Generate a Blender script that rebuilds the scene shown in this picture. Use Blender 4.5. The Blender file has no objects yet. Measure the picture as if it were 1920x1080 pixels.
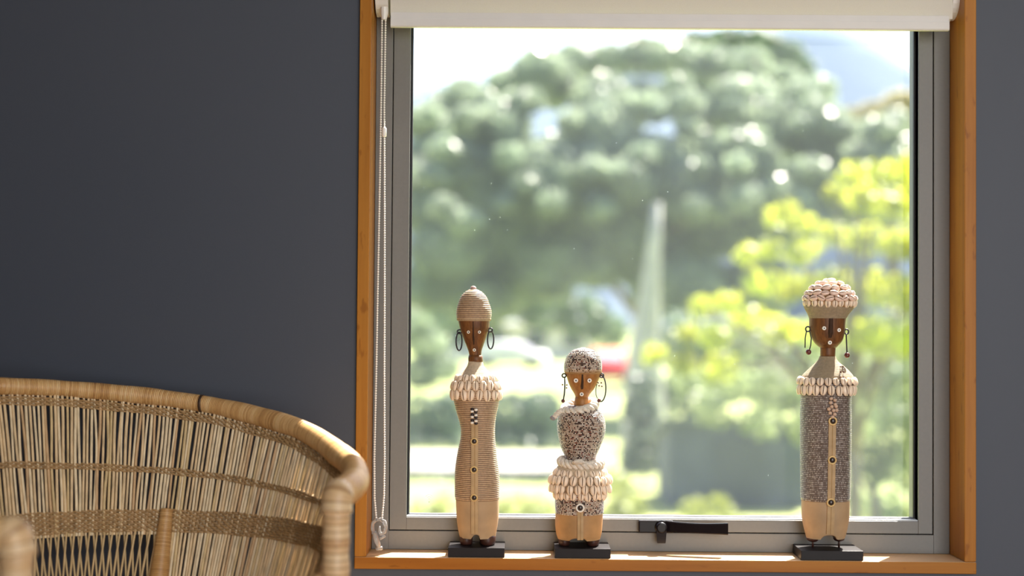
import bpy, math, random
import numpy as np
from mathutils import Vector, Matrix

random.seed(7)
rng = np.random.default_rng(7)
sc = bpy.context.scene
COL = sc.collection
PI = math.pi

# ------------------------------------------------------------------ camera
CX, CD, CZ = -0.2220, 2.2238, 0.3579
YAW, PITCH, ROLL = -0.0053, 0.0229, 0.0076
FPX = 2667.0
_f = Vector((math.sin(YAW)*math.cos(PITCH), math.cos(YAW)*math.cos(PITCH), math.sin(PITCH)))
_r0 = Vector((math.cos(YAW), -math.sin(YAW), 0))
_u0 = _r0.cross(_f)
_r = _r0*math.cos(ROLL) + _u0*math.sin(ROLL)
_u = -_r0*math.sin(ROLL) + _u0*math.cos(ROLL)
CAM = Vector((CX, -CD, CZ))
cd = bpy.data.cameras.new('camera')
cam = bpy.data.objects.new('camera', cd)
COL.objects.link(cam)
cam.matrix_world = Matrix(((_r.x, _u.x, -_f.x, CX), (_r.y, _u.y, -_f.y, -CD), (_r.z, _u.z, -_f.z, CZ), (0, 0, 0, 1)))
cd.lens = FPX/1920*36
cd.sensor_width = 36
cd.clip_start = 0.05
cd.clip_end = 5000
cd.dof.use_dof = True
cd.dof.focus_distance = 2.185
cd.dof.aperture_fstop = 2.0
sc.camera = cam


def at(px, py, Y):
    """world point on the plane y = Y seen at a pixel of the photograph"""
    d = _f + _r*((px-960)/FPX) - _u*((py-540)/FPX)
    return CAM + d*((Y+CD)/d.y)


# ------------------------------------------------------------------ light
SUN_AZ, SUN_EL = math.radians(32), math.radians(54)
SUN = Vector((math.sin(SUN_AZ)*math.cos(SUN_EL), math.cos(SUN_AZ)*math.cos(SUN_EL), math.sin(SUN_EL)))
w = bpy.data.worlds.new('world')
sc.world = w
w.use_nodes = True
wn = w.node_tree
wn.nodes.clear()
sky = wn.nodes.new('ShaderNodeTexSky')
sky.sky_type = 'NISHITA'
sky.sun_disc = False
sky.sun_elevation = SUN_EL
sky.sun_rotation = SUN_AZ
sky.air_density = 1.0
sky.dust_density = 3.0
bg = wn.nodes.new('ShaderNodeBackground')
bg.inputs['Strength'].default_value = 0.36
wo = wn.nodes.new('ShaderNodeOutputWorld')
wn.links.new(sky.outputs[0], bg.inputs[0])
wn.links.new(bg.outputs[0], wo.inputs[0])

sl = bpy.data.lights.new('sun', 'SUN')
sl.energy = 25.0
sl.angle = math.radians(0.53)
sl.color = (1.0, 0.93, 0.82)
so = bpy.data.objects.new('sun', sl)
COL.objects.link(so)
so.rotation_euler = SUN.to_track_quat('Z', 'Y').to_euler()
so.location = (2, 6, 6)

# added fill light, set in an unseen opening invented behind the camera
al = bpy.data.lights.new('rear_fill_light', 'AREA')
al.shape = 'RECTANGLE'
al.size = 1.7
al.size_y = 2.1
al.energy = 63
al.color = (1.0, 0.96, 0.90)
ao = bpy.data.objects.new('rear_fill_light', al)
COL.objects.link(ao)
ao.location = (0.8, -3.4, 0.6)
ao.rotation_euler = (math.radians(90), 0, 0)      # faces +Y into the room

sc.view_settings.view_transform = 'Standard'
sc.view_settings.look = 'None'
sc.view_settings.gamma = 1
sc.view_settings.use_curve_mapping = False
sc.view_settings.exposure = 0.0
sc.cycles.max_bounces = 10
sc.cycles.transparent_max_bounces = 16
sc.cycles.transmission_bounces = 8
sc.cycles.caustics_reflective = False
sc.cycles.caustics_refractive = False
sc.cycles.use_denoising = True
sc.cycles.sample_clamp_indirect = 6


# ------------------------------------------------------------------ helpers
class NT:
    """short hand for building node materials"""
    def __init__(self, name):
        self.m = bpy.data.materials.new(name)
        self.m.use_nodes = True
        self.t = self.m.node_tree
        self.b = self.t.nodes['Principled BSDF']
        self.o = self.t.nodes['Material Output']

    def n(self, kind, **kw):
        nd = self.t.nodes.new('ShaderNode'+kind)
        for k, v in kw.items():
            if k.startswith('i_'):
                nd.inputs[int(k[2:]) if k[2:].isdigit() else k[2:].replace('_', ' ')].default_value = v
            else:
                setattr(nd, k, v)
        return nd

    def l(self, a, b):
        self.t.links.new(a, b)

    def math(self, op, a, b=None, c=None):
        nd = self.n('Math', operation=op)
        for i, v in enumerate((a, b, c)):
            if v is None:
                continue
            if isinstance(v, (int, float)):
                nd.inputs[i].default_value = v
            else:
                self.l(v, nd.inputs[i])
        return nd.outputs[0]

    def ramp(self, fac, stops):
        nd = self.n('ValToRGB')
        e = nd.color_ramp.elements
        while len(e) > 1:
            e.remove(e[-1])
        e[0].position = stops[0][0]
        e[0].color = (*stops[0][1], 1)
        for p, c in stops[1:]:
            k = e.new(p)
            k.color = (*c, 1)
        self.l(fac, nd.inputs[0])
        return nd.outputs[0]

    def noise(self, scale, detail=3, rough=.5, coord='Object', sc3=None, dist=0):
        tc = self.n('TexCoord')
        v = tc.outputs[coord]
        if sc3:
            mp = self.n('Mapping')
            mp.inputs['Scale'].default_value = sc3
            self.l(v, mp.inputs[0])
            v = mp.outputs[0]
        ns = self.n('TexNoise', i_Scale=scale, i_Detail=detail, i_Roughness=rough, i_Distortion=dist)
        self.l(v, ns.inputs['Vector'])
        return ns.outputs['Fac']

    def mix(self, f, a, b, mode='MIX'):
        nd = self.n('MixRGB', blend_type=mode)
        for i, v in enumerate((f, a, b)):
            if isinstance(v, (int, float)):
                nd.inputs[i].default_value = v
            elif isinstance(v, tuple):
                nd.inputs[i].default_value = (*v, 1) if len(v) == 3 else v
            else:
                self.l(v, nd.inputs[i])
        return nd.outputs[0]

    def base(self, c):
        if isinstance(c, tuple):
            self.b.inputs['Base Color'].default_value = (*c, 1)
        else:
            self.l(c, self.b.inputs['Base Color'])
        return self

    def rough(self, v):
        if isinstance(v, (int, float)):
            self.b.inputs['Roughness'].default_value = v
        else:
            self.l(v, self.b.inputs['Roughness'])
        return self

    def bump(self, h, strength=.3, dist=.001):
        nd = self.n('Bump')
        nd.inputs['Strength'].default_value = strength
        nd.inputs['Distance'].default_value = dist
        self.l(h, nd.inputs['Height'])
        self.l(nd.outputs[0], self.b.inputs['Normal'])
        return self


def simple(name, col, rough=.6, metal=0.0, var=.12, scale=30, spec=None, bump=0.0):
    t = NT(name)
    ns = t.noise(scale, 4)
    lo = tuple(c*(1-var) for c in col)
    hi = tuple(min(1, c*(1+var)) for c in col)
    t.base(t.ramp(ns, [(.3, lo), (.7, hi)])).rough(rough)
    t.b.inputs['Metallic'].default_value = metal
    if spec is not None:
        t.b.inputs['Specular IOR Level'].default_value = spec
    if bump:
        t.bump(ns, bump)
    return t.m


def mesh(name, V, F, mats=None, smooth=True, uv=None, mi=None):
    me = bpy.data.meshes.new(name)
    me.from_pydata([tuple(v) for v in V], [], F)
    if mats:
        for m in (mats if isinstance(mats, (list, tuple)) else [mats]):
            me.materials.append(m)
    if smooth:
        me.polygons.foreach_set('use_smooth', [True]*len(me.polygons))
    if uv is not None:
        lay = me.uv_layers.new(name='UVMap')
        vi = np.zeros(len(me.loops), dtype=np.int32)
        me.loops.foreach_get('vertex_index', vi)
        lay.data.foreach_set('uv', np.asarray(uv, dtype=np.float32)[vi].ravel())
    if mi is not None:
        me.polygons.foreach_set('material_index', mi)
    me.update()
    return me


def link(name, me, parent=None, label=None, cat=None, group=None, kind=None, loc=None):
    o = bpy.data.objects.new(name, me)
    COL.objects.link(o)
    if parent:
        o.parent = parent
    if loc is not None:
        o.location = loc
    if label:
        o['label'] = label
    if cat:
        o['category'] = cat
    if group:
        o['group'] = group
    if kind:
        o['kind'] = kind
    return o


def empty(name, loc, label=None, cat=None, group=None, kind=None):
    o = link(name, None, None, label, cat, group, kind, loc)
    o.empty_display_size = .05
    return o


class MB:
    """collects shapes into one mesh"""
    def __init__(self):
        self.V, self.F, self.U, self.M = [], [], [], []

    def add(self, V, F, uv=None, mi=0):
        k = len(self.V)
        self.V += [tuple(v) for v in V]
        self.F += [tuple(i+k for i in f) for f in F]
        self.U += list(uv) if uv is not None else [(0, 0)]*len(V)
        self.M += [mi]*len(F)
        return self

    def box(self, x0, x1, y0, y1, z0, z1, bev=0.0, mi=0):
        if bev <= 0:
            V = [(x, y, z) for x in (x0, x1) for y in (y0, y1) for z in (z0, z1)]
            F = [(0, 1, 3, 2), (4, 6, 7, 5), (0, 4, 5, 1), (2, 3, 7, 6), (0, 2, 6, 4), (1, 5, 7, 3)]
            return self.add(V, F, mi=mi)
        import bmesh
        bm = bmesh.new()
        bmesh.ops.create_cube(bm, size=1)
        bmesh.ops.scale(bm, vec=(x1-x0, y1-y0, z1-z0), verts=bm.verts)
        bmesh.ops.translate(bm, vec=((x0+x1)/2, (y0+y1)/2, (z0+z1)/2), verts=bm.verts)
        bmesh.ops.bevel(bm, geom=bm.edges[:], offset=bev, segments=2, affect='EDGES', profile=.5)
        bm.verts.index_update()
        V = [v.co[:] for v in bm.verts]
        F = [[v.index for v in f.verts] for f in bm.faces]
        bm.free()
        return self.add(V, F, mi=mi)

    def tube(self, P, rad, n=8, caps=True, mi=0, closed=False, flat=1.0):
        P = [Vector(p) for p in P]
        m = len(P)
        R = rad if hasattr(rad, '__len__') else [rad]*m
        V, U, F = [], [], []
        ref = None
        L = 0
        for i, p in enumerate(P):
            a = P[(i-1) % m] if (i > 0 or closed) else P[0]
            b = P[(i+1) % m] if (i < m-1 or closed) else P[-1]
            t = (b-a)
            t = t.normalized() if t.length > 1e-9 else Vector((0, 0, 1))
            if ref is None:
                ref = Vector((0, 0, 1)) if abs(t.z) < .9 else Vector((0, 1, 0))
            s = ref - t*ref.dot(t)
            s.normalize()
            ref = s
            q = t.cross(s)
            if i:
                L += (p-P[i-1]).length
            for k in range(n):
                c = 2*PI*k/n
                V.append(p + (s*math.cos(c)*flat + q*math.sin(c))*R[i])
                U.append((L, k/n))
        for i in range(m if closed else m-1):
            for k in range(n):
                j = (i+1) % m
                F.append((i*n+k, i*n+(k+1) % n, j*n+(k+1) % n, j*n+k))
        if caps and not closed:
            F.append(tuple(range(n-1, -1, -1)))
            F.append(tuple((m-1)*n+k for k in range(n)))
        return self.add(V, F, U, mi)

    def ball(self, c, r, nu=10, nv=7, sq=(1, 1, 1), mi=0):
        V, F = [], []
        for j in range(1, nv):
            a = PI*j/nv
            for i in range(nu):
                b = 2*PI*i/nu
                V.append((c[0]+r*sq[0]*math.sin(a)*math.cos(b), c[1]+r*sq[1]*math.sin(a)*math.sin(b), c[2]+r*sq[2]*math.cos(a)))
        top = len(V)
        V.append((c[0], c[1], c[2]+r*sq[2]))
        V.append((c[0], c[1], c[2]-r*sq[2]))
        for j in range(nv-2):
            for i in range(nu):
                F.append((j*nu+i, (j+1)*nu+i, (j+1)*nu+(i+1) % nu, j*nu+(i+1) % nu))
        for i in range(nu):
            F.append((top, i, (i+1) % nu))
            F.append((top+1, (nv-2)*nu+(i+1) % nu, (nv-2)*nu+i))
        return self.add(V, F, mi=mi)

    def build(self, name, mats, parent=None, smooth=False, **kw):
        me = mesh(name, self.V, self.F, mats, smooth, self.U, self.M)
        if smooth == 'auto':
            pass
        return link(name, me, parent, **kw)


# ------------------------------------------------------------------ materials
M = {}
# painted wall, dark slate with roller texture
t = NT('slate_paint')
big = t.noise(1.3, 2)
fine = t.noise(420, 3)
t.base(t.ramp(big, [(.3, (.047, .058, .086)), (.7, (.055, .065, .092))])).rough(.55).bump(fine, .12, .0006)
M['wall'] = t.m
M['white'] = simple('white_paint', (.78, .77, .74), .6)
M['floor'] = simple('floor_boards', (.38, .22, .11), .4, var=.25, scale=6)


def timber(name, axis):
    t = NT(name)
    s = {'x': (1.2, 26, 26), 'z': (26, 26, 1.2)}[axis]
    g = t.noise(3.2, 6, .6, sc3=s, dist=.6)
    g2 = t.noise(1.1, 2, .5, sc3=s)
    pores = t.noise(30, 2, .5, sc3=tuple(3 if v > 5 else 1.0 for v in s))
    c = t.ramp(g, [(.25, (.24, .08, .007)), (.5, (.37, .14, .015)), (.78, (.47, .20, .028))])
    c = t.mix(.55, c, t.ramp(g2, [(.3, (.29, .095, .008)), (.7, (.48, .215, .033))]))
    c = t.mix(1.0, c, t.ramp(pores, [(.27, (.72, .66, .6)), (.36, (1, 1, 1))]), 'MULTIPLY')
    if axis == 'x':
        # the flat top of the sill is painted paler so its sun patch turns white
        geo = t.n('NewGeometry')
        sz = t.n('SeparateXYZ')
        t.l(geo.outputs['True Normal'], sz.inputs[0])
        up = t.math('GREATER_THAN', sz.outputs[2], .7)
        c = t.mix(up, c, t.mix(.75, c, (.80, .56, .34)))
    t.base(c).rough(.36).bump(g, .15, .0006)
    t.b.inputs['Specular IOR Level'].default_value = .2
    return t.m


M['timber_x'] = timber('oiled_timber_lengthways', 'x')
M['timber_z'] = timber('oiled_timber_upright', 'z')
M['alu'] = simple('powder_coated_aluminium', (.17, .172, .17), .45, var=.03, scale=200)
M['gasket'] = simple('black_rubber', (.015, .016, .02), .5)
M['alu_bead'] = simple('silver_glazing_bead', (.5, .52, .54), .35, var=.03)

# glass pane with a thin film of dust, tinted blue to imitate air haze
t = NT('dusty_glass')
tr = t.n('BsdfTransparent')
gl = t.n('BsdfGlossy', i_Roughness=.16)
tl = t.n('BsdfTranslucent')
tl.inputs[0].default_value = (.74, .88, 1.0, 1)
fr = t.n('Fresnel', i_IOR=1.2)
m1 = t.n('MixShader')
t.l(fr.outputs[0], m1.inputs[0])
t.l(tr.outputs[0], m1.inputs[1])
t.l(gl.outputs[0], m1.inputs[2])
film = t.noise(5, 3, .5)
film2 = t.noise(60, 2, .5, sc3=(1, 1, 1))
spk = t.n('TexVoronoi', i_Scale=75.0)
tc = t.n('TexCoord')
t.l(tc.outputs['Object'], spk.inputs['Vector'])
spot = t.math('LESS_THAN', spk.outputs['Distance'], .045)
rnd = t.math('GREATER_THAN', t.n('SeparateColor').outputs[0], 2)
sepc = t.n('SeparateColor')
t.l(spk.outputs['Color'], sepc.inputs[0])
spot = t.math('MULTIPLY', spot, t.math('GREATER_THAN', sepc.outputs[0], .72))
f = t.math('MULTIPLY_ADD', film, .027, .013)
f = t.math('ADD', f, t.math('MULTIPLY', spot, .22))
m2 = t.n('MixShader')
t.l(f, m2.inputs[0])
t.l(m1.outputs[0], m2.inputs[1])
t.l(tl.outputs[0], m2.inputs[2])
t.l(m2.outputs[0], t.o.inputs[0])
M['glass'] = t.m

# blind fabric lets some light through
t = NT('cream_blind_fabric')
wv = t.noise(900, 1)
t.base(t.ramp(wv, [(.3, (.90, .875, .81)), (.7, (.94, .92, .87))])).rough(.8).bump(wv, .1, .0004)
tb = t.n('BsdfTranslucent')
tb.inputs[0].default_value = (.85, .78, .62, 1)
mx = t.n('MixShader')
mx.inputs[0].default_value = .3
t.l(t.b.outputs[0], mx.inputs[1])
t.l(tb.outputs[0], mx.inputs[2])
t.l(mx.outputs[0], t.o.inputs[0])
M['blind'] = t.m
M['hem'] = simple('blind_bar_plastic', (.72, .715, .71), .4, var=.02)
M['bracket'] = simple('blind_bracket_plastic', (.8, .79, .76), .35, var=.02)
M['bead'] = simple('chain_beads', (.92, .90, .88), .25, var=.02)
t = NT('clear_plastic')
t.base((.95, .95, .97)).rough(.08)
t.b.inputs['Transmission Weight'].default_value = .75
t.b.inputs['IOR'].default_value = 1.35
M['clear'] = t.m
M['black_metal'] = simple('black_handle_enamel', (.008, .006, .008), .22, var=.1, spec=.2)
M['plinth'] = simple('black_plinth_lacquer', (.010, .008, .010), .45, var=.2, bump=.05, spec=.22)


# cane wrapping: colour changes from one winding to the next
def wrap(name, pitch, cols, gloss=.42):
    t = NT(name)
    uv = t.n('UVMap')
    sp = t.n('SeparateXYZ')
    t.l(uv.outputs[0], sp.inputs[0])
    u = t.math('MULTIPLY', sp.outputs[0], 1.0/pitch)
    fl = t.math('FLOOR', u)
    wn_ = t.n('TexWhiteNoise', noise_dimensions='1D')
    t.l(fl, wn_.inputs['W'])
    slow = t.n('TexNoise', noise_dimensions='1D', i_Scale=1.0, i_Detail=2.0)
    t.l(t.math('MULTIPLY', sp.outputs[0], 26.0), slow.inputs['W'])
    k = t.math('ADD', t.math('MULTIPLY', wn_.outputs[0], .35), t.math('MULTIPLY', slow.outputs[0], .65))
    c = t.ramp(k, cols)
    gap = t.math('PINGPONG', u, .5)
    c = t.mix(1.0, c, t.ramp(gap, [(0, (.52, .42, .33)), (.16, (1, 1, 1))]), 'MULTIPLY')
    # fibres running round the tube
    sv = t.n('Mapping')
    sv.inputs['Scale'].default_value = (900, 9, 1)
    t.l(uv.outputs[0], sv.inputs[0])
    fb = t.n('TexNoise', i_Scale=1.0, i_Detail=2.0)
    t.l(sv.outputs[0], fb.inputs[0])
    c = t.mix(.35, c, t.ramp(fb.outputs[0], [(.3, (.30, .19, .09)), (.7, (.72, .55, .34))]), 'OVERLAY')
    t.base(c).rough(gloss)
    t.bump(gap, .35, .0008)
    return t.m


CANE = [(.15, (.34, .19, .075)), (.38, (.56, .36, .16)), (.6, (.68, .48, .25)), (.85, (.74, .58, .36))]
M['rim'] = wrap('cane_wrapped_rim', .0027, CANE)
M['post'] = wrap('cane_wrapped_post', .0085, [(.2, (.42, .27, .15)), (.45, (.60, .45, .28)), (.8, (.70, .58, .42))])
M['rib'] = wrap('cane_wrapped_rib', .0026, [(.2, (.34, .19, .07)), (.5, (.50, .31, .13)), (.8, (.6, .42, .22))])


def reed_mat(name, base):
    t = NT(name)
    g = t.noise(3, 3, sc3=(60, 60, 7))
    lo = tuple(c*.68 for c in base)
    c = t.ramp(g, [(.25, lo), (.55, base), (.8, tuple(min(1, c*1.15) for c in base))])
    t.base(c).rough(.45)
    t.b.inputs['Subsurface Weight'].default_value = .0
    return t.m


REEDS = [reed_mat('reed_straw', (.74, .56, .34)), reed_mat('reed_pale', (.80, .66, .45)),
         reed_mat('reed_olive', (.66, .50, .27)), reed_mat('reed_brown', (.60, .40, .22))]
M['twine'] = reed_mat('woven_twine', (.40, .25, .115))
M['lattice'] = reed_mat('lattice_reed', (.60, .43, .22))
M['dark_cane'] = simple('dark_binding', (.05, .025, .012), .6)


# doll materials -------------------------------------------------
def rows_mat(name, pitch, thread, gap, bead_u=None, pal=None, rough=.5):
    """rows of thread or tiny beads, aligned with the ridges of the mesh (UV in metres)"""
    t = NT(name)
    uv = t.n('UVMap')
    sp = t.n('SeparateXYZ')
    t.l(uv.outputs[0], sp.inputs[0])
    v = t.math('MULTIPLY', sp.outputs[1], 1.0/pitch)
    ping = t.math('PINGPONG', v, .5)          # 0 in the gap, .5 on the crest
    row = t.math('FLOOR', v)
    if bead_u:
        u0 = t.math('MULTIPLY', sp.outputs[0], 1.0/bead_u)
        off = t.n('TexWhiteNoise', noise_dimensions='1D')
        t.l(row, off.inputs['W'])
        u = t.math('ADD', u0, off.outputs[0])
        cb = t.n('CombineXYZ')
        t.l(t.math('FLOOR', u), cb.inputs[0])
        t.l(row, cb.inputs[1])
        wn_ = t.n('TexWhiteNoise', noise_dimensions='2D')
        t.l(cb.outputs[0], wn_.inputs['Vector'])
        c = t.n('ValToRGB')
        c.color_ramp.interpolation = 'CONSTANT'
        e = c.color_ramp.elements
        e[0].position, e[0].color = pal[0][0], (*pal[0][1], 1)
        e[1].position, e[1].color = pal[1][0], (*pal[1][1], 1)
        for p_, c_ in pal[2:]:
            k = e.new(p_)
            k.color = (*c_, 1)
        t.l(wn_.outputs[0], c.inputs[0])
        c = c.outputs[0]
        pu = t.math('PINGPONG', u, .5)
        h = t.math('MINIMUM', t.math('MULTIPLY', pu, 1.6), ping)
    else:
        n1 = t.noise(260, 2, .6)
        c = t.ramp(n1, [(.3, tuple(k*.72 for k in thread)), (.65, thread)])
        h = ping
    c = t.mix(t.ramp(h, [(.10, (1, 1, 1)), (.24, (0, 0, 0))]), c, gap)
    t.base(c).rough(rough).bump(h, .6, .001)
    return t.m


P1, P2, P3 = .00288, .0021, .0028
M['thread'] = rows_mat('thread_rows_cream', P1, (.60, .43, .28), (.10, .04, .02))
M['speckle'] = rows_mat('speckled_bead_rows', P2, None, (.10, .055, .04), .0022,
                        [(0, (.03, .02, .02)), (.24, (.78, .66, .54)), (.55, (.55, .42, .33)), (.74, (.88, .82, .75)), (.93, (.30, .08, .05))], .3)
M['greybead'] = rows_mat('grey_bead_rows', P3, None, (.07, .045, .035), .0021,
                         [(0, (.28, .23, .21)), (.3, (.42, .37, .34)), (.62, (.20, .16, .14)), (.86, (.60, .55, .52))], .32)
M['band'] = rows_mat('yarn_wound', .0012, (.52, .39, .25), (.30, .21, .12), rough=.8)
M['yarn'] = rows_mat('pale_yarn_wound', .0014, (.68, .56, .42), (.42, .32, .22), rough=.8)
M['khaki'] = rows_mat('khaki_yarn_wound', .0013, (.42, .33, .22), (.24, .18, .11), rough=.8)
M['capband'] = rows_mat('brown_yarn_wound', .0014, (.44, .25, .10), (.28, .14, .05), rough=.7)


def wood(name, a, b, c):
    t = NT(name)
    g = t.noise(7, 5, .6, sc3=(16, 16, 2.2), dist=1.2)
    f = t.noise(120, 3, .6, sc3=(3, 3, .5))
    col = t.ramp(g, [(.28, a), (.5, b), (.72, c)])
    col = t.mix(.25, col, t.ramp(f, [(.35, a), (.65, c)]))
    t.base(col).rough(.48).bump(f, .15, .0004)
    t.b.inputs['Specular IOR Level'].default_value = .35
    return t.m


M['wood_dark'] = wood('carved_wood_dark', (.06, .02, .006), (.14, .052, .014), (.26, .115, .035))
M['wood_mid'] = wood('carved_wood_amber', (.20, .075, .018), (.34, .14, .034), (.44, .20, .06))
M['nose'] = simple('nose_stain', (.05, .026, .016), .75, spec=.2)
M['hide'] = simple('pale_rawhide', (.43, .295, .17), .62, var=.18, scale=22, bump=.15)
M['hide_warm'] = simple('amber_rawhide', (.42, .24, .10), .58, var=.25, scale=26, bump=.15)
M['strap'] = simple('leather_strap', (.44, .30, .155), .6, var=.12, scale=60)
M['foot'] = simple('charred_foot', (.055, .018, .012), .45, var=.4, scale=80)
M['shell'] = simple('cowrie_cream', (.86, .70, .55), .28, var=.10, scale=90)
M['shell_pink'] = simple('cowrie_pinkish', (.82, .60, .50), .28, var=.12, scale=90)
M['slit'] = simple('cowrie_slit', (.10, .045, .02), .7)
M['bone'] = simple('bone_eyelet', (.92, .88, .82), .3, var=.03)
M['brass'] = simple('brass_button_rim', (.72, .50, .22), .28, metal=.15, var=.1)
M['darkdot'] = simple('dark_button_centre', (.03, .018, .015), .2)
M['wire'] = simple('earring_wire', (.02, .015, .025), .4, metal=.1)
M['maroon'] = simple('maroon_bead', (.12, .03, .025), .25)
M['rope'] = simple('cotton_rope', (.72, .66, .58), .8, var=.2, scale=300, bump=.4)
M['tan_bead'] = simple('tan_glass_bead', (.62, .44, .33), .25)
M['white_bead'] = simple('white_glass_bead', (.88, .84, .78), .2, var=.02)
M['black_bead'] = simple('black_glass_bead', (.02, .015, .02), .2)

# ------------------------------------------------------------------ room shell
OPL, OPR = -0.45, 0.45           # faces of the timber lining
TB = 0.0178                      # board thickness
FRONT = -0.0728                  # front edge of the lining
WALL = -0.062                    # painted wall face
HEAD = 0.905                     # underside of the head lining
FLOOR, CEIL = -0.55, 1.95
XL, XR, YB = -2.6, 3.0, -3.5


def struct(name, mb, mat, parent=None, smooth=False, **kw):
    o = mb.build(name, mat, parent, smooth, **kw)
    if parent is None:
        o['kind'] = 'structure'
    return o


wl, wr, wb, wt = OPL-TB, OPR+TB, -TB, HEAD+TB
WO = .078
mb = MB()
mb.box(XL-.15, wl, WALL, WO, FLOOR-.1, CEIL+.1).box(wr, XR+.15, WALL, WO, FLOOR-.1, CEIL+.1)
mb.box(wl, wr, WALL, WO, FLOOR-.1, wb).box(wl, wr, WALL, WO, wt, CEIL+.1)
struct('wall_back', mb, M['wall'])
struct('floor', MB().box(XL, XR, YB, WALL, FLOOR-.1, FLOOR), M['floor'])
struct('ceiling', MB().box(XL, XR, YB, WALL, CEIL, CEIL+.1), M['white'])
struct('wall_left', MB().box(XL-.15, XL, YB, WALL, FLOOR, CEIL), M['wall'])
struct('wall_right', MB().box(XR, XR+.15, YB, WALL, FLOOR, CEIL), M['white'])
gx0, gx1, gz0, gz1 = -.1, 1.7, FLOOR, 1.7  # unseen opening and door frame, added to hold the fill light
mb = MB()
mb.box(XL-.15, gx0, YB-.15, YB, FLOOR-.1, CEIL+.1).box(gx1, XR+.15, YB-.15, YB, FLOOR-.1, CEIL+.1)
mb.box(gx0, gx1, YB-.15, YB, gz1, CEIL+.1)
struct('wall_front', mb, M['white'])
mb = MB()
for xx in (gx0, (gx0+gx1)/2-.03, gx1-.06):
    mb.box(xx, xx+.06, YB-.12, YB-.04, gz0, gz1)
mb.box(gx0, gx1, YB-.12, YB-.04, gz1-.06, gz1)
struct('door_1', mb, M['alu'])

# timber lining of the window opening
struct('trim_1', MB().box(OPL-TB, OPL, FRONT, .078, 0.0004, HEAD, .0012), M['timber_z'])
struct('trim_2', MB().box(OPR, OPR+TB, FRONT, .078, 0.0004, HEAD, .0012), M['timber_z'])
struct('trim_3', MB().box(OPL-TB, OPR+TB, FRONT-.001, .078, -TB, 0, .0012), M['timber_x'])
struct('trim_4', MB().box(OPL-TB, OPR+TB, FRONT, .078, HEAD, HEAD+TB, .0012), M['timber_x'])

# ------------------------------------------------------------------ window
JL, JR, JB = -0.4234, 0.4249, 0.0293
JT = HEAD-.03
GLx, GRx, GBz = at(763.5, 800, 0).x, at(1722.5, 800, 0).x, at(1240, 974, 0).z
GTz = JT-.032
win = empty('window_1', (0, 0, 0), kind='structure')


def ring(x0, x1, z0, z1, X0, X1, Z0, Z1, ya, yb, bev=.0008):
    mb = MB()
    mb.box(X0, x0, ya, yb, Z0, Z1, bev).box(x1, X1, ya, yb, Z0, Z1, bev)
    mb.box(x0-.0002, x1+.0002, ya, yb, Z0, z0, bev).box(x0-.0002, x1+.0002, ya, yb, z1, Z1, bev)
    return mb


ring(JL, JR, JB, JT, OPL+.0003, OPR-.0003, .0003, HEAD-.0003, 0, .075).build('window_frame', M['alu'], win)
g_ = .0013
sash = ring(GLx, GRx, GBz, GTz, JL+g_, JR-g_, JB+g_, JT-g_, .0012, .055).build('sash', M['alu'], win)
ring(GLx+.0028, GRx-.0028, GBz+.0028, GTz-.0028, GLx-.001, GRx+.001, GBz-.001, GTz+.001, .020, .0265, .0004).build('glazing_gasket', M['gasket'], win)
ring(GLx, GRx, GBz+.0018, GTz, GLx-.002, GRx+.002, GBz-.002, GTz+.002, .004, .020, .0004).build('glazing_bead', M['alu_bead'], win)
pane = MB().box(GLx-.004, GRx+.004, .0268, .0272, GBz-.004, GTz+.004)
# a single thin sheet: one face only so that the film counts once
pv = [(GLx-.006, .027, GBz-.006), (GRx+.006, .027, GBz-.006), (GRx+.006, .027, GTz+.006), (GLx-.006, .027, GTz+.006)]
link('glass_pane', mesh('glass_pane', pv, [(0, 1, 2, 3)], M['glass'], False), win)
# maker's stamp etched in the corner of the pane: two small arcs over two dots
st = MB()
c0 = at(804.5, 934, .0262)
S0 = .00085
for rr, zc in ((7.0, 1.5), (4.0, 1.0)):
    pts = [c0+Vector((math.sin(a)*rr*S0, 0, (math.cos(a)*rr-2.0+zc)*S0)) for a in np.linspace(-1.0, 1.0, 9)]
    st.tube(pts, .00022, 5)
st.ball(c0+Vector((0, 0, -.0012)), .0006, 8, 6, (1, .3, 1)).ball(c0+Vector((0, 0, -.0058)), .0010, 8, 6, (1, .3, 1))
st.build('glass_stamp', simple('etched_stamp_grey', (.25, .3, .28), .6), win, label='small grey etched stamp')

# handle (black) on the bottom rail of the sash
hl = at(1197, 986, -.004)
hr = at(1364, 986, -.03)
kc = at(1240, 989, -.016)
hz = hl.z
hd = MB()
hd.box(hl.x, at(1262, 986, -.006).x, -.0115, .0012, hz-.0098, hz+.0093, .0018)
hdl = hd.build('window_handle', M['black_metal'], win)
kn = MB()
prof_k = [(0.0012, .0100), (-.012, .0100), (-.0128, .0085), (-.020, .0085), (-.0214, .0078), (-.0218, .006)]
V, Fc = [], []
for y, r in prof_k:
    for k in range(24):
        a = 2*PI*k/24
        V.append((kc.x+r*math.cos(a), y, kc.z+r*math.sin(a)))
for i in range(len(prof_k)-1):
    for k in range(24):
        Fc.append((i*24+k, i*24+(k+1) % 24, (i+1)*24+(k+1) % 24, (i+1)*24+k))
Fc.append(tuple((len(prof_k)-1)*24+k for k in range(24)))
kn.add(V, Fc)
kn.build('handle_knob', M['black_metal'], hdl, False)
tg = MB()
z0, z1 = kc.z, at(1240, 1017.5, -.012).z
V = []
for z, hw in ((z0, .0074), (z0-.008, .0076), (z1+.003, .0068), (z1, .0062)):
    for y in (-.0118, -.0205+.002*(z0-z)/(z0-z1)):
        V += [(kc.x-hw, y, z), (kc.x+hw, y, z)]
Fc = [(0, 1, 3, 2), (12, 14, 15, 13)]
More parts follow.
